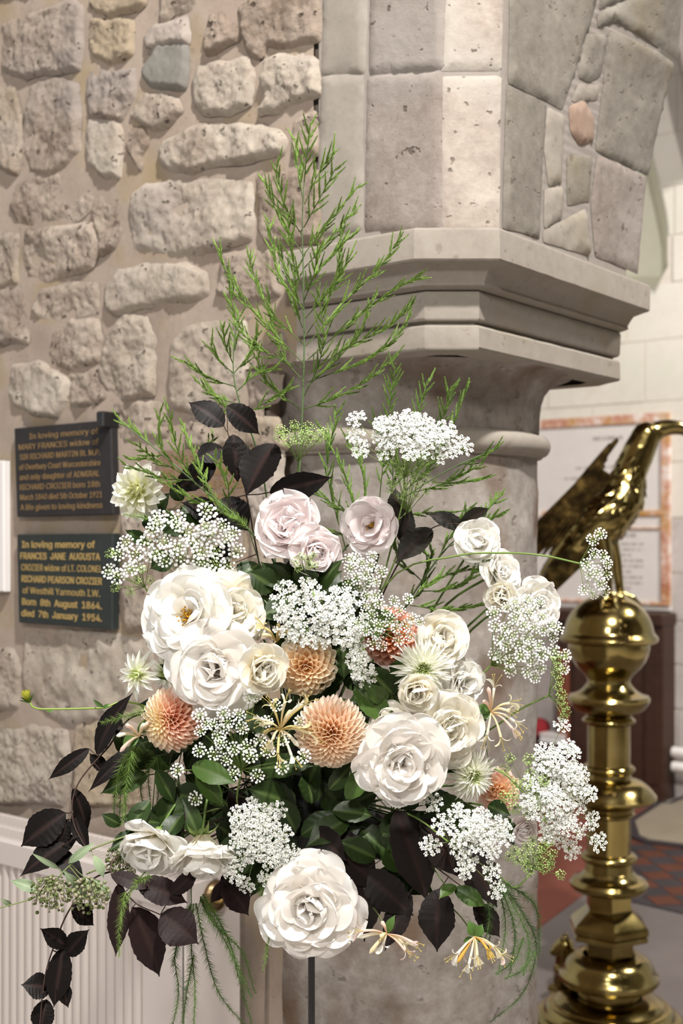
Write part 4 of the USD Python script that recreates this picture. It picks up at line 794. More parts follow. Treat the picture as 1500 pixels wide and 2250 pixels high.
WD = ((.80, .80, .48), (.92, .91, .79), (.95, .94, .90))
dahlia('white dahlia with long pointed petals beside the black plaque', 293, 1078, 58, 1.53, (-.45, .1), 44, ((.66, .68, .26), (.80, .80, .62), (.86, .85, .78)), WD, 36, W=.24, L0=.4, L1=.85, point=1.15, cup=.45, group='white dahlias', name='white_dahlia')
dahlia('white pointed dahlia hidden behind the cream rose and green leaf', 540, 1285, 36, 1.56, (.1, .4), 34, WD, WD, 37, W=.22, L0=.4, L1=.8, point=1.15, cup=.45, group='white dahlias', name='white_dahlia')

# ---- spidery chrysanthemums
def mum(label, px, py, r, Y, face, N, W, seed, inner=30, psis=(25, 104), cin=((.45, .58, .12), (.62, .72, .25), (.80, .84, .58)), cout=((.80, .84, .48), (.92, .93, .80), (.95, .94, .90)), cat='chrysanthemum', arcs=None):
    rg = np.random.default_rng(seed); R = pxm(r, Y); d = unit([face[0], -1, face[1]]); B = basis(d, rg.uniform(0, 6) if arcs is None else 0); c = at(px, py, Y); t = thing('chrysanthemum', label, cat, c, 'white chrysanthemums'); o = c - d * .18 * R
    for i in range(N):
        s = (i + .5) / N; psi = (psis[0] + (psis[1] - psis[0]) * s ** .7) * D2R; a = i * 2.39996 + rg.uniform(-.1, .1)
        q, f, ti = petal(R * rg.uniform(.82, 1.08) * (.62 + .38 * s), R * W * rg.uniform(.8, 1.15), psi, rg.uniform(-.2, .3), .9, .06 * R, .05 * R * (1 - s), nv=9, nu=4, base=.55, pk=.5, point=1.3, seed=i, twist=rg.uniform(-.4, .4), cols=cout, tipcurl=rg.uniform(-.8, .6))
        obj('petal', (o + spin(q, a) @ B.T, f), 'petal', t, smooth=True, tint=ti)
    for i in range(inner):
        s = (i + .5) / inner; psi = (4 + 34 * s ** .6) * D2R
        q, f, ti = petal(R * (.24 + .16 * s), R * .055, psi, -.9, .8, .10 * R * math.sqrt(s), .06 * R, nv=7, nu=4, base=.6, pk=.5, point=1.5, seed=i, cols=cin)
        obj('inner_petal', (o + spin(q, i * 2.39996) @ B.T, f), 'petal', t, smooth=True, tint=ti)
    v = trimesh.creation.icosphere(2, .16 * R); obj('disc', (np.array(v.vertices) * .9 + o + d * .04 * R, v.faces), 'stem_green', t, smooth=True, tint=np.tile((.38, .48, .10), (len(v.vertices), 1)))
    stem_to_core(t, o - d * .1 * R, d)
mum('white spidery chrysanthemum with lime green centre', 930, 1470, 74, 1.46, (.0, .1), 120, .085, 41)
mum('white chrysanthemum with splayed quill petals at the left edge of the bouquet', 298, 1482, 64, 1.49, (-.7, .1), 24, .13, 42, inner=10, psis=(40, 110))
mum('white shaggy chrysanthemum beside the peach pink dahlia on the right', 1042, 1706, 68, 1.49, (.5, -.2), 110, .08, 43)
mum('greyish white chrysanthemum in shadow behind the splayed one', 360, 1478, 48, 1.56, (-.5, -.2), 50, .08, 44)

# ---- white lace flowers (umbels)
def umbellet(kind, r, rg):
    """local disc facing +z"""
    ms, tt = [], []
    def flo(p, n, s, cw, cc):
        x = unit(np.cross(n, [0.3, 1, .2])); y = np.cross(n, x); a = np.arange(10) * math.pi / 5; rr = np.where(np.arange(10) % 2 == 0, s, s * .74)
        v = np.vstack([p + n * s * .10, p + x * (rr * np.cos(a))[:, None] + y * (rr * np.sin(a))[:, None] + n * (rr * .28)[:, None], p - n * s * .5])
        k = np.arange(10); k2 = (k + 1) % 10
        f = np.vstack([np.stack([k * 0, 1 + k, 1 + k2], 1), np.stack([k * 0 + 11, 1 + k2, 1 + k], 1)]); ms.append((v, f)); tt.append(np.vstack([[cc], np.tile(cw, (10, 1)), [cc]]))
    base = np.array([0, 0, -r * .8]); ico = trimesh.creation.icosphere(1 if kind == 'loose' else 0, 1.0); iv, if_ = np.array(ico.vertices), np.array(ico.faces)
    def bead(p, s, c):
        ms.append((p + iv * s * np.array([1, 1, .75]), if_)); tt.append(np.tile(c, (len(iv), 1)))
    def stalk(p, w=.016):
        v, f = tube([base, p], w * r, 3, False); ms.append((v, f)); tt.append(np.tile((.26, .36, .10), (len(v), 1)))
    if kind == 'dense':
        cl = [(.84, i * .698 + rg.uniform(-.2, .2)) for i in range(9)] + [(.46, i * 1.257 + .3 + rg.uniform(-.2, .2)) for i in range(5)] + [(0, 0)]
        for s, a in cl:
            s *= rg.uniform(.9, 1.1); pc = np.array([math.cos(a) * s, math.sin(a) * s, -.13 * s * s + rg.uniform(-.04, .04)]) * r; stalk(pc, .022)
            for j in range(7):
                a2 = j * 1.047 + rg.uniform(-.3, .3); d_ = 0 if j == 6 else .165; p = pc + np.array([math.cos(a2) * d_, math.sin(a2) * d_, rg.uniform(-.05, .05)]) * r
                flo(p, unit(np.array([0, 0, 1.0]) + rg.uniform(-.45, .45, 3)), .098 * r * rg.uniform(.85, 1.15), np.array((.95, .955, .935)) * rg.uniform(.95, 1), (.86, .88, .76))
    elif kind == 'loose':
        for i in range(19):
            s, a = (.80, i * .571) if i < 11 else (.47, i * .898) if i < 18 else (.1, 0); s += rg.uniform(-.07, .07); a += rg.uniform(-.13, .13)
            p = np.array([math.cos(a) * s, math.sin(a) * s, -.14 * s * s + rg.uniform(-.05, .05)]) * r; stalk(p); bead(p, (.165 if i < 11 else .135) * r * rg.uniform(.85, 1.15), np.array((.95, .955, .93)) * rg.uniform(.95, 1) if i < 15 else (.80, .86, .66))
        for i in range(6): bead(np.array([math.cos(i) * .25, math.sin(i) * .25, .02]) * r, .06 * r, (.45, .58, .22))
    else:
        for i in range(16):
            s = .25 + .75 * math.sqrt((i + .5) / 16); a = i * 2.39996; p = np.array([math.cos(a) * s, math.sin(a) * s, rg.uniform(-.15, .05)]) * r; stalk(p, .03); flo(p, unit(p - base), .21 * r, np.array((.56, .72, .30)) * rg.uniform(.8, 1.1), (.34, .5, .12))
    v, f = cat_(ms); return v, f, np.vstack(tt)
def umbel(label, Y, hub, pts, ur, kind, seed, stem, hubY=None, bulge=30, name='lace_flower', group='white lace flowers', up=.3, tow=1.15):
    rg = np.random.default_rng(seed); H = at(*hub, hubY or Y + .045); t = thing(name, label, 'lace flower', H, group)
    cx, cy = np.mean([p[:2] for p in pts], 0); ex = max(np.ptp([p[0] for p in pts]), np.ptp([p[1] for p in pts])) / 2 + 1
    rays = []
    for p in pts:
        k = p[2] if len(p) > 2 else kind; u = ur * (p[3] if len(p) > 3 else 1) * rg.uniform(.88, 1.12)
        rho = min(1, math.hypot(p[0] - cx, p[1] - cy) / ex); P = at(p[0], p[1], Y - pxm(bulge, Y) * (1 - rho ** 2) + rg.uniform(-.006, .006))
        n = unit(unit(P - H) * .9 + np.array([0, -tow, up]) + rg.uniform(-.22, .22, 3)); B = basis(n, rg.uniform(0, 6)); v, f, tt = umbellet(k, pxm(u, Y), rg)
        obj('floret_cluster', (P + v @ B.T, f), 'floret', t, tint=tt, smooth=False)
        e = P - n * pxm(u, Y) * .7; rays.append(tube(spline([H, H * .45 + e * .55 + n * .004, e], 6), .00042, 4, False))
    v, f = cat_(rays); obj('rays', (v, f), 'stem_green', t, smooth=True, tint=np.tile((.22, .32, .08), (len(v), 1)), kind='stuff')
    sp = [at(*s[:2], s[2] if len(s) > 2 else Y + .05) for s in stem]; v, f = tube(spline([H] + sp, 24), .0012, 6); obj('stem', (v, f), 'stem_green', t, smooth=True, tint=np.tile((.17, .26, .06), (len(v), 1)))
def ell(cx, cy, rx, ry, n, seed, kinds=None):
    rg = np.random.default_rng(seed); out = []
    for i in range(n):
        s = math.sqrt((i + .5) / n) * rg.uniform(.9, 1.06); a = i * 2.39996 + rg.uniform(-.2, .2); p = [cx + rx * s * math.cos(a), cy + ry * s * math.sin(a)]
        if kinds: p += [kinds[int(rg.integers(len(kinds)))]]
        out.append(tuple(p))
    return out
K = (665, 1730, 1.62)
umbel('dense white lace flower dome standing high on the right, below the capital', 1.52, (888, 1050), [(782, 918), (780, 955), (792, 985), (838, 930), (850, 965), (845, 990)] + ell(900, 945, 92, 30, 16, 2) + [(900, 992), (925, 985), (968, 998), (985, 955), (992, 985), (1020, 978), (945, 965)], 23, 'dense', 61, [(878, 1130, 1.56), (800, 1400, 1.6), K], bulge=40)
umbel('loose white lace flower spread over the dark leaves on the left', 1.505, (408, 1300), ell(412, 1190, 112, 68, 22, 3) + [(510, 1170), (500, 1240), (455, 1120), (345, 1150)], 22.5, 'loose', 62, [(450, 1400, 1.56), K])
umbel('small lace flower overlapping the green plaque', 1.51, (318, 1290), [(240, 1255), (262, 1215), (275, 1190), (300, 1215), (285, 1250), (258, 1265), (300, 1245), (330, 1220)] + [(x, y, 'green', .55) for x, y in ((312, 1250), (330, 1275), (252, 1290), (285, 1300), (300, 1275), (240, 1215))], 20, 'loose', 63, [(380, 1380, 1.56), K])
umbel('dense white lace flower in the middle above the amber dahlia', 1.47, (745, 1345), [(622, 1308), (640, 1345), (628, 1368), (665, 1388), (690, 1312), (705, 1338), (672, 1300), (700, 1400), (735, 1345), (738, 1385), (765, 1395), (778, 1418), (790, 1372), (760, 1320), (720, 1365), (742, 1315), (640, 1400)], 31, 'dense', 64, [(740, 1500, 1.55), K], hubY=1.53)
umbel('pair of dense lace flower clusters hanging beside the coral dahlia', 1.465, (800, 1420), [(783, 1448), (800, 1484), (792, 1468)], 29, 'dense', 65, [(770, 1560, 1.55), K], hubY=1.5)
umbel('airy lace flower spray in front of the coral dahlia', 1.44, (812, 1376), ell(848, 1362, 80, 66, 22, 5), 15, 'loose', 66, [(790, 1410, 1.47), (735, 1440, 1.5), (690, 1600, 1.58), K], hubY=1.47)
umbel('star clustered lace flower hanging in front between the two peach dahlias', 1.42, (530, 1690), [(490, 1565), (525, 1570), (437, 1570), (455, 1590), (440, 1605), (470, 1590), (500, 1585), (490, 1600), (532, 1600), (560, 1530), (607, 1550), (585, 1585), (572, 1625), (588, 1650), (622, 1625), (660, 1585), (668, 1662), (437, 1648), (485, 1632), (513, 1645), (550, 1660), (497, 1668), (470, 1655), (620, 1685), (565, 1705), (388, 1692), (428, 1755), (512, 1700), (480, 1615), (545, 1640), (548, 1530)], 17.5, 'loose', 67, [(525, 1780, 1.5), (600, 1850, 1.58), K], hubY=1.47, bulge=20)
umbel('dense lace flower hanging between the drooping roses and the lowest rose', 1.43, (590, 1770), ell(566, 1835, 62, 70, 17, 7) + [(520, 1790), (610, 1780), (640, 1875), (615, 1895), (540, 1945), (515, 1925), (585, 1930), (505, 1905)], 22, 'dense', 68, [(620, 1740, 1.54), K], hubY=1.48)
umbel('airy lace flower spray hanging in front of the column at the right', 1.50, (1078, 1462), ell(1150, 1400, 78, 98, 34, 8) + [(1245, 1440), (1225, 1380), (1240, 1470)], 16.5, 'loose', 69, [(1000, 1540, 1.55), (800, 1680, 1.6), K])
umbel('dense lace flower reaching down to the right below the big round rose', 1.44, (985, 1850), [(950, 1763), (1005, 1785), (1035, 1800), (1062, 1795), (972, 1812), (1010, 1835), (1043, 1830), (945, 1857), (1012, 1862), (1058, 1855), (1030, 1895), (1022, 1910), (1082, 1868), (1108, 1835), (1080, 1912), (1098, 1815), (1092, 1955), (1040, 1815), (1062, 1835)], 23, 'dense', 70, [(900, 1790, 1.5), (780, 1760, 1.58), K], hubY=1.49)
umbel('largest lace flower fanning out over the brass lectern shaft', 1.49, (1165, 1757), ell(1222, 1735, 64, 104, 32, 9) + [(1235, 1592), (1250, 1640), (1298, 1742), (1302, 1803), (1316, 1850), (1272, 1828), (1208, 1838), (1238, 1850), (1258, 1870), (1265, 1690)] + [(x, y, 'green', .62) for x, y in ((1108, 1690), (1162, 1668), (1120, 1665), (1155, 1722), (1165, 1700), (1132, 1720), (1108, 1752), (1130, 1775), (1160, 1790), (1178, 1765), (1185, 1735), (1195, 1715), (1170, 1740), (1205, 1800), (1128, 1745))], 21.5, 'dense', 71, [(1090, 1690, 1.52), (1000, 1690, 1.54), (800, 1720, 1.6), K], hubY=1.52)
umbel('small lace flower on a long thin stem in front of the brass eagle', 1.50, (1272, 1238), [(1320, 1172), (1302, 1186), (1305, 1215), (1326, 1222), (1290, 1240), (1310, 1256), (1336, 1238), (1332, 1262), (1320, 1284), (1283, 1296), (1330, 1300), (1304, 1306), (1296, 1262)], 15, 'loose', 72, [(1190, 1220, 1.51), (1100, 1215, 1.53), (1000, 1222, 1.55), (860, 1270, 1.58), (740, 1480, 1.6), K], hubY=1.52)
umbel('green budded umbel at the foot of the tall fern', 1.53, (655, 1015), ell(660, 952, 66, 22, 17, 11), 12, 'green', 73, [(650, 1100, 1.57), (655, 1400, 1.61), K], name='green_umbel', group='green umbels')
umbel('pale lace flower in shade below the open hearted pink rose', 1.53, (790, 1330), ell(795, 1258, 44, 52, 14, 12), 16, 'loose', 74, [(760, 1450, 1.58), K])
umbel('green umbel of scattered buds under the high lace flower dome', 1.545, (893, 1130), ell(900, 1050, 58, 52, 24, 13), 9, 'green', 75, [(860, 1250, 1.58), (740, 1500, 1.61), K], name='green_umbel', group='green umbels')
umbel('green umbel hanging by the collar of the brass lectern', 1.50, (1205, 1528), [(1222, 1450), (1228, 1465), (1222, 1480), (1230, 1495), (1226, 1510), (1234, 1525), (1232, 1540), (1240, 1552), (1245, 1565), (1238, 1575), (1215, 1440), (1235, 1438)], 11, 'green', 76, [(1140, 1560, 1.52), (1040, 1620, 1.56), (800, 1700, 1.6), K], name='green_umbel', group='green umbels', tow=.3)
umbel('green umbel on a looping stem below the largest lace flower', 1.49, (1170, 1910), ell(1172, 1878, 56, 36, 20, 14) + [(1232, 1922), (1210, 1895), (1195, 1910)], 11, 'green', 77, [(1160, 1925, 1.5), (1130, 1950, 1.5), (1090, 1920, 1.51), (950, 1820, 1.55), K], name='green_umbel', group='green umbels')
umbel('tiny green umbel in front of the small pink rose', 1.46, (668, 1258), [(648, 1232), (662, 1222), (676, 1228), (688, 1220), (692, 1240), (655, 1248), (680, 1242)], 9, 'green', 78, [(690, 1310, 1.46), (700, 1380, 1.48), (680, 1560, 1.57), K], name='green_umbel', group='green umbels')

# ---- leaves
def leaf(base, tip, width, hint, serr=0.0, nser=14, fold=.25, bend=.10, pleat=0.0, wave=.05, col=(.02, .06, .015), vein=None, seed=0, nv=22, nu=9, pk=.45, roll=0.0):
    rg = np.random.default_rng(seed); base, tip = np.asarray(base, float), np.asarray(tip, float); ax = tip - base; L = np.linalg.norm(ax); y = ax / L
    z = unit(np.asarray(hint, float) - y * (np.asarray(hint, float) @ y)); x = np.cross(y, z)
    if roll: c, s = math.cos(roll), math.sin(roll); x, z = x * c + z * s, z * c - x * s
    v = np.linspace(0, 1, nv); u = np.linspace(-1, 1, nu); a = v ** (math.log(.5) / math.log(pk)); w = np.sin(np.pi * np.clip(a, 0, 1)) ** (.68 + .75 * v ** 2) * width / 2
    w = np.maximum(w, width * .012); U_, V_ = np.meshgrid(u, v); saw = (V_ * nser) % 1.0
    wx = w[:, None] * (1 + serr * (np.abs(U_) > .99) * (saw - .3)); X = U_ * wx
    Zh = -fold * np.abs(U_) * w[:, None] * -1 + bend * L * (-(2 * V_ - 1) ** 2 + 1) + pleat * w[:, None] * np.sin((V_ - .35 * np.abs(U_)) * nser * 2 * np.pi) * np.abs(U_) ** .5 + wave * w[:, None] * np.sin(V_ * 9 + rg.uniform(0, 6) + U_ * 2) * U_ ** 2
    P = base + X[..., None] * x + (V_ * L)[..., None] * y + Zh[..., None] * z
    c = np.tile(np.array(col) * rg.uniform(.8, 1.2), (P.size // 3, 1)).reshape(nv, nu, 3)
    if vein is not None: c[:, nu // 2] = vein; 
    return P.reshape(-1, 3), gridfaces(nu, nv), c.reshape(-1, 3)
def put_leaf(t, b, tp, w, Y, m, col, seed, dY=(0.0, 0.0), name='leaf', **kw):
    rg = np.random.default_rng(seed); B, T = at(b[0], b[1], Y + dY[0]), at(tp[0], tp[1], Y + dY[1]); hint = unit(CAMP - B) + np.array([rg.uniform(-.5, .5), 0, rg.uniform(-.1, .5)])
    v, f, c = leaf(B, T, pxm(w, Y), hint, col=col, seed=seed, **kw); return obj(name, (v, f), m, t, smooth=True, tint=c)
BEECH = dict(serr=.10, nser=12, pleat=.045, fold=.16, bend=.07, vein=(.028, .016, .014))
def branch(name, label, cat, Y, stem, leaves, m, col, seed, stemcol=(.055, .030, .022), group=None, sr=.0014, tocore=True, **kw):
    sp = [at(*s[:2], s[2] if len(s) > 2 else Y) for s in stem]; t = thing(name, label, cat, sp[-1], group)
    c = spline(sp, 10 * len(sp)); v, f = tube(c, np.linspace(sr, sr * .5, len(c)), 6); obj('stem', (v, f), 'stem_green', t, smooth=True, tint=np.tile(stemcol, (len(v), 1)))
    for i, l in enumerate(leaves):
        b, tp, w = l[0], l[1], l[2]; Yl = l[3] if len(l) > 3 else Y; put_leaf(t, b, tp, w, Yl, m, col, seed * 50 + i, dY=(0, np.random.default_rng(seed * 50 + i).uniform(-.025, .015)), **kw)
        Bp = at(b[0], b[1], Yl); j = np.argmin(np.linalg.norm(c - Bp, axis=1)); v, f = tube([c[j], (c[j] + Bp) / 2 + [0, 0, -.001], Bp], .0007, 4); obj('petiole', (v, f), 'stem_green', t, smooth=True, tint=np.tile(stemcol, (len(v), 1)))
    return t
BD, BP = (.0065, .0048, .0042), (.017, .0095, .0095)
KC = (665, 1730, 1.62); G_ = 'copper beech branches'
branch('beech_branch', 'nearly black copper beech branch rising behind the pink roses at the upper left', 'leaves', 1.55, [KC, (590, 1350, 1.6), (560, 1190, 1.57), (535, 1060, 1.55), (500, 950, 1.55)],
  [((492, 936), (414, 884), 62), ((498, 892), (570, 955), 58), ((512, 955), (522, 1062), 58), ((604, 975), (540, 1092), 92), ((490, 985), (424, 1014), 48), ((474, 1020), (378, 1082), 56), ((592, 1082), (730, 1048), 60), ((482, 1098), (548, 1168), 74), ((478, 1135), (398, 1104), 54), ((545, 980), (500, 1030), 60), ((470, 1250), (505, 1190), 48)], 'beech_leaf', BD, 1, group=G_, **BEECH)
branch('beech_branch', 'dark beech sprig in soft focus above the white roses on the right', 'leaves', 1.58, [KC, (800, 1400, 1.61), (880, 1230, 1.6), (950, 1160, 1.58), (1020, 1150, 1.58)],
  [((1022, 1162), (938, 1128), 38), ((1012, 1152), (1074, 1116), 38), ((948, 1162), (868, 1238), 60), ((905, 1185), (952, 1166), 26), ((872, 1140), (868, 1072), 46), ((880, 1190), (905, 1120), 40)], 'beech_leaf', (.016, .014, .010), 2, group=G_, **BEECH)
branch('beech_branch', 'long dark beech branch curling down the left side over the radiator', 'leaves', 1.50, [KC, (480, 1620, 1.57), (310, 1570, 1.52), (235, 1645, 1.5), (170, 1725, 1.49), (160, 1800, 1.48), (192, 1870, 1.47)],
  [((212, 1658), (292, 1522), 56), ((196, 1645), (106, 1713), 34), ((300, 1638), (194, 1740), 36), ((160, 1732), (192, 1832), 40), ((144, 1786), (46, 1860), 74), ((168, 1838), (44, 1926), 56), ((162, 1786), (198, 1872), 36), ((122, 1868), (186, 1942), 44), ((232, 1700), (196, 1655), 34), ((270, 1600), (228, 1590), 46), ((150, 1800), (120, 1870), 40)], 'beech_leaf', BD, 3, group=G_, **BEECH)
branch('beech_branch', 'purple brown beech branch with pleated leaves hanging below the drooping roses', 'leaves', 1.43, [KC, (430, 1820, 1.53), (250, 1890, 1.45), (288, 1975, 1.43), (352, 2010, 1.43)],
  [((262, 1940), (254, 2102), 48), ((290, 1994), (350, 2146), 86), ((354, 2008), (436, 2074), 84), ((300, 1938), (412, 1984), 60), ((244, 1922), (332, 1956), 36), ((376, 1964), (436, 1908), 38)], 'beech_leaf', BP, 4, group=G_, **BEECH)
branch('beech_branch', 'tattered dark beech shoot trailing to the bottom left corner', 'leaves', 1.45, [KC, (380, 1880, 1.54), (215, 1925, 1.47), (155, 1995, 1.45), (120, 2075, 1.45), (98, 2150, 1.44), (86, 2262, 1.44)],
  [((146, 2078), (88, 2040), 42), ((146, 2098), (196, 2042), 48), ((138, 2082), (118, 2214), 56), ((112, 2172), (46, 2164), 56), ((102, 2196), (86, 2275), 50), ((158, 1990), (206, 2034), 44), ((128, 2150), (150, 2215), 34)], 'beech_leaf', BD, 5, group=G_, **BEECH)
branch('beech_branch', 'broad dark beech leaves hanging under the big round rose', 'leaves', 1.50, [KC, (760, 1790, 1.56), (860, 1830, 1.52), (950, 1900, 1.5), (1030, 1960, 1.5)],
  [((700, 1822), (834, 1958), 96), ((798, 1915), (908, 2012), 78), ((868, 1780), (938, 1982), 96), ((966, 1952), (960, 2092), 82), ((1010, 1850), (1092, 1994), 82), ((1040, 1986), (1098, 2060), 52), ((690, 1820), (762, 1892), 62), ((930, 1800), (1010, 1930), 84), ((800, 1900), (800, 2070), 70), ((900, 1960), (845, 2090), 56)], 'beech_leaf', (.015, .011, .010), 6, group=G_, **BEECH)
branch('beech_branch', 'dark beech shoot behind the dense lace flower at the radiator end', 'leaves', 1.50, [KC, (560, 1840, 1.57), (500, 1925, 1.51)], [((486, 1926), (546, 2012), 66), ((505, 1930), (462, 1985), 30), ((400, 1775), (372, 1860), 40), ((545, 1800), (500, 1730), 50)], 'beech_leaf', BP, 7, group=G_, **BEECH)
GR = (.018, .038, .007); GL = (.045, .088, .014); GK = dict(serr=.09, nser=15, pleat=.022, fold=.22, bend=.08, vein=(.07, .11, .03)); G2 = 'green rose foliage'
GS = (.07, .11, .03)
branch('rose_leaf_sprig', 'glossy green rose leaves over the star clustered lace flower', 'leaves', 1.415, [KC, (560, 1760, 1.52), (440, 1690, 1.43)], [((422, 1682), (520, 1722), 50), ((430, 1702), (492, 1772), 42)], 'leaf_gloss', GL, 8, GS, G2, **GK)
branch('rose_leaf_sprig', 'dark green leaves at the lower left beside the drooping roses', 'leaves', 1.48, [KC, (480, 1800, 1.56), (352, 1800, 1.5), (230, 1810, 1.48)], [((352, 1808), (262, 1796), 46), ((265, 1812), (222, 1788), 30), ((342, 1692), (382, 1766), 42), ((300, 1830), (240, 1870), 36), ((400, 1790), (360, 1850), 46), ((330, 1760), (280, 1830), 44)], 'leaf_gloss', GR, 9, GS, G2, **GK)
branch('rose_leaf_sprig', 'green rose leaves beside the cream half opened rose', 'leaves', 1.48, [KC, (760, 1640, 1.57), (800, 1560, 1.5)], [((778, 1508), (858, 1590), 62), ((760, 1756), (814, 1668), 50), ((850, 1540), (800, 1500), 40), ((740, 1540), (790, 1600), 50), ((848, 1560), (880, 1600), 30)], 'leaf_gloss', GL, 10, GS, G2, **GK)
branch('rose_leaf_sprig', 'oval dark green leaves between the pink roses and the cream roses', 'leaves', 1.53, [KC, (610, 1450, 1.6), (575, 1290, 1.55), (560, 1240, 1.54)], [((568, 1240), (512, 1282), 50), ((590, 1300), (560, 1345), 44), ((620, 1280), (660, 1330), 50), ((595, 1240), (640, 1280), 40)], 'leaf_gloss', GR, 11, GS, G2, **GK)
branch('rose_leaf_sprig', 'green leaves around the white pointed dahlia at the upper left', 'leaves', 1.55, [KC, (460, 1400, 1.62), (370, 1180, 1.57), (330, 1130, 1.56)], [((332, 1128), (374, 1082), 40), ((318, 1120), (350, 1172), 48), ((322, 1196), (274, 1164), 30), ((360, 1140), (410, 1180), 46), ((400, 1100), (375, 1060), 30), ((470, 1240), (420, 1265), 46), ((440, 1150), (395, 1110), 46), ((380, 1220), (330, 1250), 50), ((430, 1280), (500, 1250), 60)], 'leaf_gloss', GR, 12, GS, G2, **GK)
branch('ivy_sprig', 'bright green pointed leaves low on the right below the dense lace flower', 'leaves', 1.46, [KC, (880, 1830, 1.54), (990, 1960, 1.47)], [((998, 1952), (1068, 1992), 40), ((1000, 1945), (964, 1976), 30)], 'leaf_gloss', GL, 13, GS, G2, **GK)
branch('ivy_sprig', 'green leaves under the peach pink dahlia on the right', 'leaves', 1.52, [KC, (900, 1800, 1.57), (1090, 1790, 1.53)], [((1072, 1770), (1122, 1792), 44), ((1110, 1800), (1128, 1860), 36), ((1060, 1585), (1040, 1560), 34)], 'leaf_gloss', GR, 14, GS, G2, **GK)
# the dark leafy heart of the arrangement: sprigs of leaves behind the flowers
rg = np.random.default_rng(77)
HEART = [('behind the amber dahlia', 660, 1540, 110, 80), ('between the ball dahlia and the lowest rose', 690, 1780, 120, 70), ('behind the star clustered lace flower', 540, 1720, 110, 90), ('behind the big round rose', 860, 1780, 120, 80), ('behind the cream roses on the right', 900, 1560, 110, 110), ('behind the blush rose on the left', 470, 1560, 110, 90), ('under the dense middle lace flower', 730, 1400, 90, 70), ('above the lowest rose', 640, 1860, 110, 70), ('below the pink roses', 670, 1310, 70, 45), ('left of the yellow centred dahlia', 390, 1690, 80, 80), ('right of the lowest rose', 850, 1890, 100, 60)]
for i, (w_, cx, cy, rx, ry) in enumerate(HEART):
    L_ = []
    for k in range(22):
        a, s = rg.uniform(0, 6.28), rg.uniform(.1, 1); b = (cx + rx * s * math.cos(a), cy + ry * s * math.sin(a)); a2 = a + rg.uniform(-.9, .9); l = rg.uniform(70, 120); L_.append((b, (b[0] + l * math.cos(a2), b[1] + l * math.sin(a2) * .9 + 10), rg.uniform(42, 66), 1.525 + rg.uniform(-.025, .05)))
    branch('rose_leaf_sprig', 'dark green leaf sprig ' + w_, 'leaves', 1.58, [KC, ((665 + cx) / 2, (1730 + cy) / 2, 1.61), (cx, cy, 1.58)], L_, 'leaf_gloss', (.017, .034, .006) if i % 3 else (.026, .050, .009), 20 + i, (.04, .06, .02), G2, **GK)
SAGE = dict(serr=0.0, fold=.12, bend=.12, nv=14, nu=7)
t = branch('olive_sprig', 'grey green leafy sprig pointing out to the left edge', 'leaves', 1.44, [KC, (430, 1790, 1.53), (215, 1860, 1.45), (150, 1905, 1.44), (90, 1965, 1.43), (-10, 1998, 1.42)],
  [((92, 1958), (22, 1934), 26), ((178, 1948), (138, 1912), 22), ((188, 1930), (244, 1976), 24), ((130, 1908), (66, 1872), 12), ((150, 1896), (210, 1850), 20), ((205, 1880), (228, 1930), 22), ((24, 1988), (0, 1974), 12), ((185, 1940), (175, 1985), 16)], 'leaf_gloss', (.26, .34, .20), 15, (.18, .22, .08), None, vein=(.34, .42, .26), **SAGE)
def budhead(label, parts, Y, seed, hub):
    rg = np.random.default_rng(seed); t = thing('bud_cluster', label, 'flower buds', at(*hub, Y + .02), 'green bud clusters')
    for (cx, cy, rx, ry, n) in parts:
        ms, tt = [], []; H = at(cx, cy - ry, Y + .02)
        for i in range(n):
            s = math.sqrt((i + .5) / n); a = i * 2.39996; p = at(cx + rx * s * math.cos(a), cy + ry * s * math.sin(a), Y - .018 * (1 - s * s) + rg.uniform(-.003, .003)); p = p + rg.normal(0, .0022, 3); sp = trimesh.creation.icosphere(1, pxm(rg.uniform(2.4, 4.6), Y)); ms.append((np.array(sp.vertices) + p, np.array(sp.faces))); c = np.array([(.23, .27, .11), (.34, .36, .20), (.16, .20, .07), (.42, .38, .27)][int(rg.integers(4))]); tt.append(np.tile(c, (len(sp.vertices), 1)))
            if i % 3 == 0: v, f = tube([H, p], .0004, 3, False); ms.append((v, f)); tt.append(np.tile((.16, .2, .06), (len(v), 1)))
        v, f = cat_(ms); obj('buds', (v, f), 'floret', t, smooth=True, tint=np.vstack(tt), kind='stuff')
    sp = [at(*hub, Y + .02), at(360, 1850, 1.53), at(*KC)]; v, f = tube(spline(sp, 16), .0011, 5); obj('stem', (v, f), 'stem_green', t, smooth=True, tint=np.tile((.16, .19, .07), (len(v), 1)))
budhead('drooping green bud cluster under the grey green leaves at the left edge', [(112, 1962, 48, 38, 130), (192, 1966, 48, 38, 130)], 1.43, 5, (190, 1920))
budhead('smaller green bud cluster touching the drooping white rose', [(270, 1890, 38, 40, 120)], 1.475, 6, (270, 1862))
budhead('green bud cluster in shade above the blush rose beside the oval leaf', [(478, 1262, 52, 26, 70)], 1.53, 7, (480, 1240))
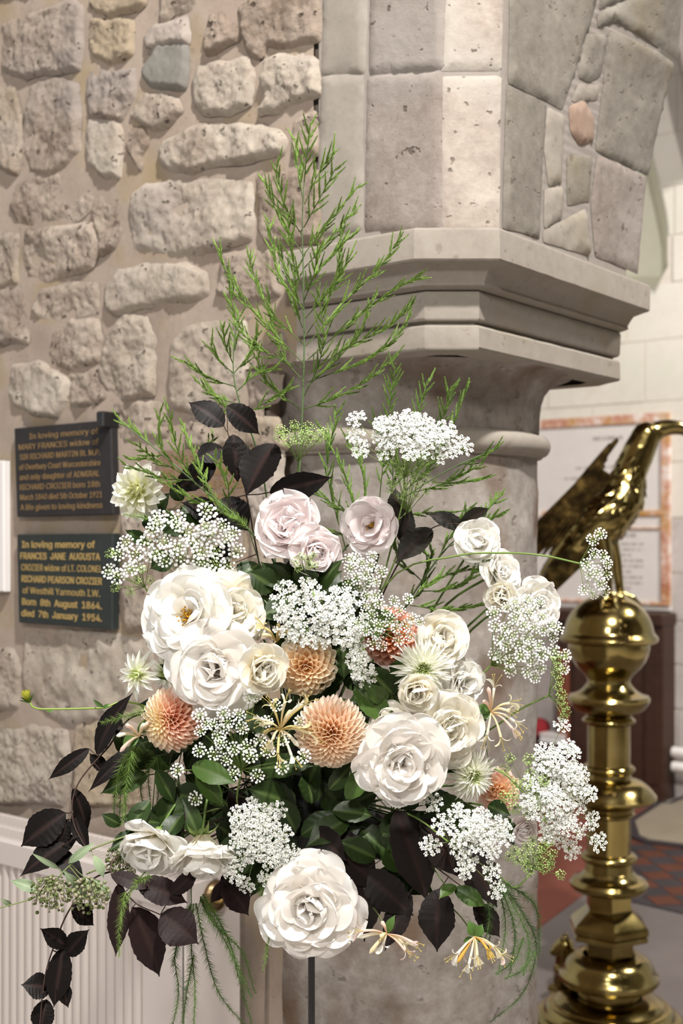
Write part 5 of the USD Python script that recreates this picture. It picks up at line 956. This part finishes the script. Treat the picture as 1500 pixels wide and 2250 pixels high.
# single bud on a long stalk
t = thing('flower_bud', 'single yellow green bud on a long stalk reaching to the left wall', 'bud', at(64, 1530, 1.46))
v, f = tube(spline([at(64, 1540, 1.46), at(78, 1556, 1.46), at(130, 1558, 1.47), at(220, 1556, 1.49), at(330, 1556, 1.52), at(*KC)], 40), .0013, 6); obj('stem', (v, f), 'stem_green', t, smooth=True, tint=np.tile((.22, .32, .06), (len(v), 1)))
B = basis(unit([-.3, -.3, 1])); o = at(63, 1542, 1.46)
for i in range(14):
    q, f, ti = petal(pxm(28, 1.46), pxm(6, 1.46), .55 - .03 * i, -.5, .6, pxm(2, 1.46), 0, nv=6, nu=4, pk=.5, seed=i, cols=((.35, .42, .05), (.50, .52, .06), (.60, .58, .10))); obj('petal', (o + spin(q, i * 2.4) @ B.T, f), 'petal', t, smooth=True, tint=ti)
for i in range(7):
    q, f, ti = petal(pxm(22, 1.46), pxm(4, 1.46), .8, .3, .4, pxm(3, 1.46), -.001, nv=6, nu=4, pk=.4, point=1.0, seed=i, cols=((.06, .12, .02),) * 3); obj('sepal', (o + spin(q, i * .9) @ B.T, f), 'petal', t, smooth=True, tint=ti)
for i, (b, tp) in enumerate((((228, 1554), (204, 1536)), ((228, 1557), (240, 1546)), ((118, 1560), (102, 1564)))): put_leaf(t, b, tp, 9, 1.485, 'leaf_gloss', (.07, .14, .03), 900 + i)

# ---- honeysuckle
def honeysuckle(label, c, Y, tips, seed, cols, leaves=(), dr=(0, 30)):
    rg = np.random.default_rng(seed); H = at(*c, Y); t = thing('honeysuckle', label, 'honeysuckle', H, 'honeysuckle heads')
    for i, tp in enumerate(tips):
        T = at(tp[0], tp[1], Y - rg.uniform(.0, .035)); k = tp[2] if len(tp) > 2 else 'open'; col = np.array(cols[i % len(cols)]); m = (H + T) / 2 + np.array([0, -.006, .004]); c_ = spline([H, m, T], 9); L = np.linalg.norm(T - H)
        r = np.linspace(.0007, .0018 if k == 'open' else .0030, 9); 
        if k == 'bud': r[-1] = .001
        v, f = tube(c_, r, 8); tt = np.repeat(mix3(col * np.array([.95, .85, .6]), col, np.linspace(0, 1, 9)), 8, 0); tt = np.vstack([tt, tt[:1], tt[-1:]]); ms, tts = [(v, f)], [tt]
        if k == 'open':
            d = unit(c_[-1] - c_[-2]); B = basis(d, rg.uniform(0, 6))
            for a, w, th, cu in ((0, .0062, .5, 1.1), (math.pi, .0022, .6, 1.9)):
                q, f2, ti = petal(.0125 * rg.uniform(.85, 1.15), w * .8, th, cu, .5, .001, 0, nv=8, nu=5, pk=.7, seed=i, cols=(col, col, col * np.array([1, .98, .95]))); ms.append((T + spin(q, a) @ B.T, f2)); tts.append(ti)
        v, f = cat_(ms); fl_ = obj('floret', (v, f), 'petal', t, smooth=True, tint=np.clip(np.vstack(tts), 0, .9))
        if k == 'open':
            st, n0 = [], 0
            for j in range(3):
                e = T + d * .016 + B[:, 0] * rg.uniform(-.007, .007) + B[:, 1] * rg.uniform(-.007, .007); v, f = tube(spline([T, (T + e) / 2 + [0, 0, .001], e], 5), .00035, 3); st.append((v, f)); sp = trimesh.creation.icosphere(0, .0008); st.append((np.array(sp.vertices) * [1, 1, 1.5] + e, np.array(sp.faces)))
            v, f = cat_(st); obj('stamens', (v, f), 'floret', fl_, smooth=True, tint=np.tile((.68, .56, .20), (len(v), 1)))
    for i, (b, tp, w) in enumerate(leaves): put_leaf(t, b, tp, w, Y, 'leaf_gloss', (.07, .14, .03), seed * 10 + i, nv=12, nu=5)
    stem_to_core(t, H + [0, .004, 0], np.array([0, -1.0, 0]), (.12, .15, .05), .0010)
HY1, HY2, HP, HW = (.86, .78, .44), (.90, .85, .64), (.90, .74, .68), (.94, .90, .83)
honeysuckle('yellow honeysuckle head with curling tubes left of the ball dahlia', (616, 1603), 1.425, [(600, 1555), (625, 1545), (655, 1550), (668, 1548), (585, 1590), (572, 1580), (660, 1600), (682, 1612), (640, 1660), (610, 1655), (598, 1625), (655, 1640, 'bud'), (577, 1612, 'bud'), (640, 1560, 'bud')], 1, [HY1, HY2, HW])
honeysuckle('pale honeysuckle in front of the column, right of the creamy roses', (1078, 1565), 1.49, [(1085, 1512), (1072, 1510, 'bud'), (1118, 1545), (1130, 1585), (1125, 1600), (1100, 1620), (1070, 1615), (1060, 1540, 'bud'), (1110, 1560)], 2, [HW, HP, HY2], leaves=(((1076, 1562), (1045, 1555), 24), ((1076, 1566), (1052, 1575), 22)))
honeysuckle('pink tipped honeysuckle hanging right of the lowest rose', (850, 2052), 1.43, [(838, 2025, 'bud'), (842, 2075), (835, 2060, 'bud'), (795, 2045), (788, 2060, 'bud'), (885, 2072), (905, 2070), (915, 2078, 'bud'), (812, 2095, 'bud'), (890, 2088)], 3, [HP, HW, HY2], leaves=(((850, 2050), (868, 2010), 20),))
honeysuckle('yellow and cream honeysuckle hanging lowest on the right', (1042, 2058), 1.44, [(1005, 2095), (1004, 2115, 'bud'), (1020, 2090), (1048, 2100), (1045, 2125, 'bud'), (1070, 2085), (1098, 2096), (1085, 2080), (1030, 2118)], 4, [HW, (.80, .55, .14), HP, HY2], leaves=(((1040, 2056), (1028, 2022), 26), ((1044, 2056), (1060, 2030), 24), ((1040, 2060), (1064, 2066), 16), ((1040, 2062), (1016, 2070), 16)))
honeysuckle('pink honeysuckle buds left of the yellow centred dahlia', (306, 1618), 1.47, [(276, 1592, 'bud'), (256, 1617, 'bud'), (264, 1652, 'bud'), (278, 1640, 'bud'), (330, 1585, 'bud'), (318, 1590, 'bud')], 5, [(.90, .76, .70), HW], leaves=(((306, 1616), (268, 1640), 30), ((308, 1612), (318, 1580), 26)))
honeysuckle('small yellow honeysuckle between the cream rose and the dense middle lace flower', (608, 1410), 1.495, [(582, 1380), (590, 1398), (575, 1395, 'bud'), (612, 1370, 'bud'), (625, 1375, 'bud'), (600, 1425), (640, 1385, 'bud')], 6, [HY1, HP, HY2])

# ---- asparagus fern
def needles(c, n, ln, ang, rg, k=7, r=.0006):
    """fine needles round a path: slim three sided spikes"""
    c = spline(c, n); t_, X, Yv = frames(c); i = np.repeat(np.arange(n), k); a = rg.uniform(0, 6.28, n * k); l = ln * rg.uniform(.7, 1.15, n * k) * np.repeat(np.clip(1.25 - np.linspace(.1, .9, n), .35, 1), k)
    out = X[i] * np.cos(a)[:, None] + Yv[i] * np.sin(a)[:, None]; d = t_[i] * math.cos(ang) + out * math.sin(ang); s = np.cross(d, out); b = c[i]
    v = np.stack([b + s * r, b - s * r * .5 + out * r, b - s * r * .5 - out * r, b + d * l[:, None]], 1).reshape(-1, 3); o = np.arange(n * k)[:, None] * 4
    f = (o[:, :, None] + np.array([[[0, 1, 3], [1, 2, 3], [2, 0, 3]]])).reshape(-1, 3); return v, f
LIME, LEAFG, DEEP = (.25, .39, .085), (.20, .33, .07), (.11, .20, .045)
def sprig(t, path, Y, seed, style='spike', sl=46, gap=17, nl=9, col=LIME, r0=.0008, wid=28, dY=0.0, scol=(.10, .15, .045)):
    rg = np.random.default_rng(seed); P = spline([at(*p[:2], Y + dY * j / max(1, len(path) - 1)) for j, p in enumerate(path)], 24); L = np.linalg.norm(np.diff(P, axis=0), axis=1).sum(); u = Y / F
    ms, tt = [], []; v, f = tube(P, np.linspace(r0, r0 * .4, 24), 5, False); ms.append((v, f)); tt.append(np.tile(scol, (len(v), 1))); t_, X, Yv = frames(P)
    def add(c, n, ln, ang, k=6, r=.0006):
        v, f = needles(c, n, ln, ang, rg, k, r); ms.append((v, f)); tt.append(np.tile(np.array(col) * rg.uniform(.75, 1.2), (len(v), 1)))
    if style == 'brush': add(P, int(L / (4.5 * u)) + 4, nl * 1.75 * u, .9, 6, .00042)
    else:
        n = max(2, int(L / (gap * u)))
        for i in range(n):
            s = (i + .6) / n; j = min(23, int(s * 23)); 
            if s < .16 and n > 4: continue
            a = (i % 2) * math.pi + rg.uniform(-.9, .9); out = X[j] * math.cos(a) + Yv[j] * math.sin(a); d = unit(t_[j] * math.cos(.5) + out * math.sin(.5)); l = sl * u * rg.uniform(.65, 1.15) * (1 - .35 * s)
            e = P[j] + d * l; c = [P[j], P[j] + d * l * .5 + np.array([0, 0, .03 * l]), e + np.array([0, 0, .12 * l])]; v, f = tube(spline(c, 5), r0 * .45, 3, False); ms.append((v, f)); tt.append(np.tile(np.array(col) * .8, (len(v), 1))); add(c, max(6, int(l / (2.8 * u))), nl * 1.2 * u, .40)
        add(P[-9:], 12, nl * u, .36)
    v, f = cat_(ms); return obj('frond', (v, f), 'frond', t, tint=np.vstack(tt))
def fern(label, stem, Y, fronds, seed, sr=.0016, **kw):
    sp = [at(*s[:2], s[2] if len(s) > 2 else Y) for s in stem]; t = thing('asparagus_fern', label, 'fern', sp[0], 'asparagus fern plumes'); c = spline(sp, 40); v, f = tube(c, np.linspace(sr, sr * .35, 40), 7); obj('stem', (v, f), 'stem_green', t, smooth=True, tint=np.tile((.085, .14, .05), (len(v), 1)))
    rg = np.random.default_rng(seed)
    for i, p in enumerate(fronds): sprig(t, p, Y + rg.uniform(-.03, .03), seed * 100 + i, dY=rg.uniform(-.06, .06), **kw)
    return t
fern('tallest feathery green fern plume rising in front of the wall joint', [KC, (645, 1300, 1.63), (655, 1095, 1.62), (663, 930, 1.62), (668, 780, 1.62), (667, 640, 1.62), (664, 500, 1.62), (668, 400, 1.62), (680, 275, 1.62)], 1.62,
  [[(668, 400), (674, 340), (682, 272)], [(666, 440), (655, 380), (648, 305)], [(668, 450), (700, 380), (734, 330)], [(667, 500), (700, 440), (738, 368)], [(665, 520), (625, 450), (606, 360)], [(666, 560), (610, 470), (580, 395)], [(667, 560), (720, 490), (790, 405)], [(667, 590), (730, 520), (782, 455)], [(668, 640), (720, 570), (775, 515)], [(668, 640), (640, 560), (632, 470)], [(668, 680), (610, 600), (590, 480)], [(670, 700), (730, 630), (770, 560)], [(670, 700), (640, 620), (610, 545)],
   [(670, 740), (720, 660), (745, 580), (748, 490)], [(672, 760), (760, 660), (830, 590), (882, 518)], [(676, 790), (780, 700), (860, 640), (925, 605)], [(670, 760), (600, 690), (560, 620), (545, 560)], [(668, 800), (590, 720), (520, 640), (476, 540)], [(668, 810), (560, 760), (515, 690), (500, 600)], [(676, 820), (770, 760), (850, 720), (910, 665)], [(676, 840), (780, 800), (850, 760), (905, 690)], [(674, 850), (740, 790), (790, 730), (820, 650)], [(668, 840), (620, 780), (600, 720), (590, 640)], [(668, 870), (700, 800), (710, 730), (700, 640)], [(664, 720), (645, 660), (650, 590)], [(668, 660), (690, 600), (700, 520)],
   [(664, 900), (720, 880), (800, 840), (872, 780)], [(660, 900), (610, 860), (575, 820), (560, 740)]], 3, sl=54, gap=12)
fern('slender fern shoot left of the tallest plume', [KC, (600, 1200, 1.62), (570, 1010, 1.60), (525, 880, 1.59), (512, 800, 1.59), (522, 690, 1.59)], 1.59,
  [[(512, 790), (515, 740), (524, 682)], [(518, 850), (460, 830), (408, 795)], [(512, 820), (480, 790), (462, 755)], [(512, 800), (496, 760), (488, 715)], [(514, 820), (545, 780), (566, 725)], [(520, 860), (560, 825), (612, 805)], [(530, 890), (470, 870), (430, 835)], [(540, 910), (590, 880), (640, 850)], [(550, 940), (500, 900), (455, 850)]], 4, sl=48, gap=12)
fern('arching fern frond over the black plaque and dark beech leaves', [KC, (620, 1300, 1.6), (548, 1165, 1.53), (430, 1062, 1.52), (340, 985, 1.52), (264, 925, 1.52)], 1.52,
  [[(340, 985), (300, 950), (262, 922)], [(400, 1040), (340, 1010), (285, 1010)], [(380, 1020), (350, 970), (352, 900)], [(430, 1065), (390, 990), (370, 900)], [(470, 1095), (430, 1010), (400, 930)], [(420, 1055), (360, 1050), (270, 1020)], [(450, 1080), (440, 1010), (470, 960)], [(520, 1140), (470, 1110), (445, 1040)], [(548, 1165), (510, 1135), (460, 1095)], [(360, 1000), (330, 1000), (298, 975)], [(480, 1100), (430, 1100), (360, 1060)], [(500, 1120), (500, 1060), (470, 1000)]], 5, sl=42, gap=12, nl=9)
fern('soft fern frond spreading right below the high lace flower dome', [KC, (720, 1300, 1.62), (790, 1170, 1.6), (900, 1085, 1.6), (1000, 1025, 1.6), (1092, 985, 1.6)], 1.60,
  [[(1000, 1025), (1045, 1010), (1094, 984)], [(900, 1085), (980, 1060), (1060, 1020)], [(870, 1100), (960, 1000), (1032, 840)], [(850, 1110), (900, 960), (940, 835)], [(830, 1130), (850, 940), (868, 800)], [(800, 1160), (720, 1100), (640, 1070)], [(790, 1170), (760, 1050), (700, 930)], [(820, 1150), (900, 1130), (985, 1125)], [(950, 1060), (1010, 1060), (1070, 1050)], [(860, 1100), (860, 1010), (820, 920)], [(880, 1090), (960, 950), (990, 850)], [(790, 1180), (700, 1160), (620, 1140)], [(760, 1210), (720, 1040), (740, 900)], [(800, 1160), (800, 1040), (760, 960)]], 6, sl=52, gap=13, col=LEAFG)
fern('fern frond with drooping tips beside the soft focus roses', [KC, (850, 1400, 1.62), (960, 1230, 1.6), (1040, 1150, 1.6), (1100, 1090, 1.6)], 1.6, [[(1040, 1150), (1070, 1120), (1102, 1086)], [(990, 1200), (1050, 1160), (1100, 1128)], [(960, 1230), (1000, 1160), (1030, 1120)], [(900, 1320), (960, 1270), (1040, 1250)], [(880, 1350), (930, 1280), (950, 1210)], [(920, 1300), (1000, 1290), (1070, 1230)], [(900, 1330), (980, 1340), (1060, 1330)], [(930, 1280), (880, 1230), (860, 1180)], [(960, 1240), (920, 1200), (905, 1150)]], 7, sl=46, gap=10, nl=11, col=LEAFG)
BR = dict(style='brush', col=LEAFG)
fern('fluffy fern tassel hanging over the radiator left of the dark leaves', [KC, (460, 1620, 1.56), (315, 1632, 1.5), (275, 1690, 1.49)], 1.49, [[(300, 1640), (268, 1720), (262, 1815)], [(296, 1640), (256, 1710), (250, 1790)], [(305, 1640), (280, 1720), (275, 1800)], [(300, 1645), (262, 1690), (255, 1760)], [(290, 1650), (275, 1740), (268, 1810)], [(330, 1560), (280, 1572), (225, 1588)]], 8, nl=15, **BR)
fern('thin wispy fern tips hanging left of the green rose leaves', [KC, (480, 1640, 1.56), (345, 1660, 1.5)], 1.5, [[(345, 1660), (350, 1720), (342, 1780)], [(345, 1665), (310, 1720), (318, 1790)], [(350, 1660), (385, 1710), (400, 1760)], [(338, 1665), (325, 1700), (330, 1760)]], 9, nl=13, style='brush', col=DEEP)
fern('long fern trails hanging in front of the radiator end', [KC, (520, 1850, 1.56), (430, 1930, 1.5), (420, 1990, 1.49)], 1.49, [[(420, 1985), (385, 2090), (392, 2180), (378, 2260)], [(425, 1985), (420, 2080), (428, 2170), (425, 2262)], [(440, 1970), (480, 2040), (520, 2120), (552, 2190)], [(445, 1965), (500, 2060), (525, 2150), (556, 2262)], [(430, 1985), (450, 2080), (480, 2180), (545, 2262)], [(440, 1975), (470, 2030), (530, 2090), (560, 2180)], [(420, 1990), (395, 2050), (380, 2120)], [(425, 2100), (410, 2180), (400, 2262)]], 10, nl=15, style='brush', col=(.09, .20, .03))
fern('short yellow green fern tip hanging over the pleated beech leaf', [KC, (420, 1830, 1.54), (275, 1960, 1.42)], 1.415, [[(275, 1960), (262, 2030), (262, 2100)], [(330, 1925), (300, 1940), (275, 1985)]], 11, nl=12, style='brush', col=LIME)
fern('fern trail left of the lowest rose', [KC, (620, 1840, 1.56), (585, 1920, 1.46)], 1.46, [[(585, 1920), (572, 1990), (585, 2040)], [(580, 1960), (592, 2040), (578, 2130)]], 12, nl=13, style='brush', col=LEAFG)
fern('pale feathery fern hanging in front of the column at the lower right', [KC, (900, 1830, 1.56), (1080, 1920, 1.51)], 1.51, [[(1095, 1930), (1150, 2010), (1178, 2080), (1150, 2180), (1078, 2245)], [(1090, 1930), (1110, 2030), (1095, 2140)], [(1095, 1935), (1130, 2040), (1120, 2140)], [(1100, 1935), (1160, 2060), (1150, 2140)], [(1085, 1935), (1080, 2020), (1070, 2100)], [(1110, 1940), (1175, 1990), (1186, 2090)], [(1150, 2060), (1130, 2110), (1090, 2140)], [(1175, 2090), (1150, 2130), (1110, 2150)], [(1060, 1940), (1075, 2010), (1062, 2080)]], 13, nl=15, style='brush', col=(.10, .20, .05))
fern('small lime fern tips above the loose lace flower on the left', [KC, (600, 1350, 1.58), (545, 1160, 1.5)], 1.5, [[(545, 1160), (500, 1130), (462, 1115)], [(540, 1155), (480, 1100), (440, 1040)], [(330, 1140), (300, 1135), (272, 1130)]], 14, nl=10, style='brush', col=LIME)

# ---- the black stand with its bowl
sd = thing('flower_stand', 'black metal pedestal stand carrying the flower arrangement', 'stand', (at(684, 2200, 1.62)[0], 1.62, 0))
sx = at(684, 2200, 1.62)[0]; zt = CORE[2] - .10
obj('pole', (lambda vf: (vf[0] + [sx, 1.62, 0], vf[1]))(lathe([(0.0, .01), (.0046, .01), (.0046, zt), (0, zt)], (0, 0), 18)), 'black_steel', sd, smooth=30)
obj('foot', (lambda vf: (vf[0] + [sx, 1.62, 0], vf[1]))(lathe([(0, 0), (.15, 0), (.15, .006), (.14, .010), (.02, .016), (.008, .03), (0, .03)], (0, 0), 40)), 'black_steel', sd, smooth=30)
obj('bowl', (lambda vf: (vf[0] + [sx, 1.62, 0], vf[1]))(lathe([(0, zt - .012), (.05, zt - .010), (.085, zt + .012), (.098, zt + .055), (.100, zt + .06), (.094, zt + .058), (.08, zt + .02), (0, zt + .004)], (0, 0), 40)), 'bowl_black', sd, smooth=30)
fm = trimesh.creation.icosphere(3, 1.0); obj('floral_foam', (np.array(fm.vertices) * [.085, .075, .085] + [sx, 1.62, zt + .075], fm.faces), 'bowl_black', sd, smooth=True)
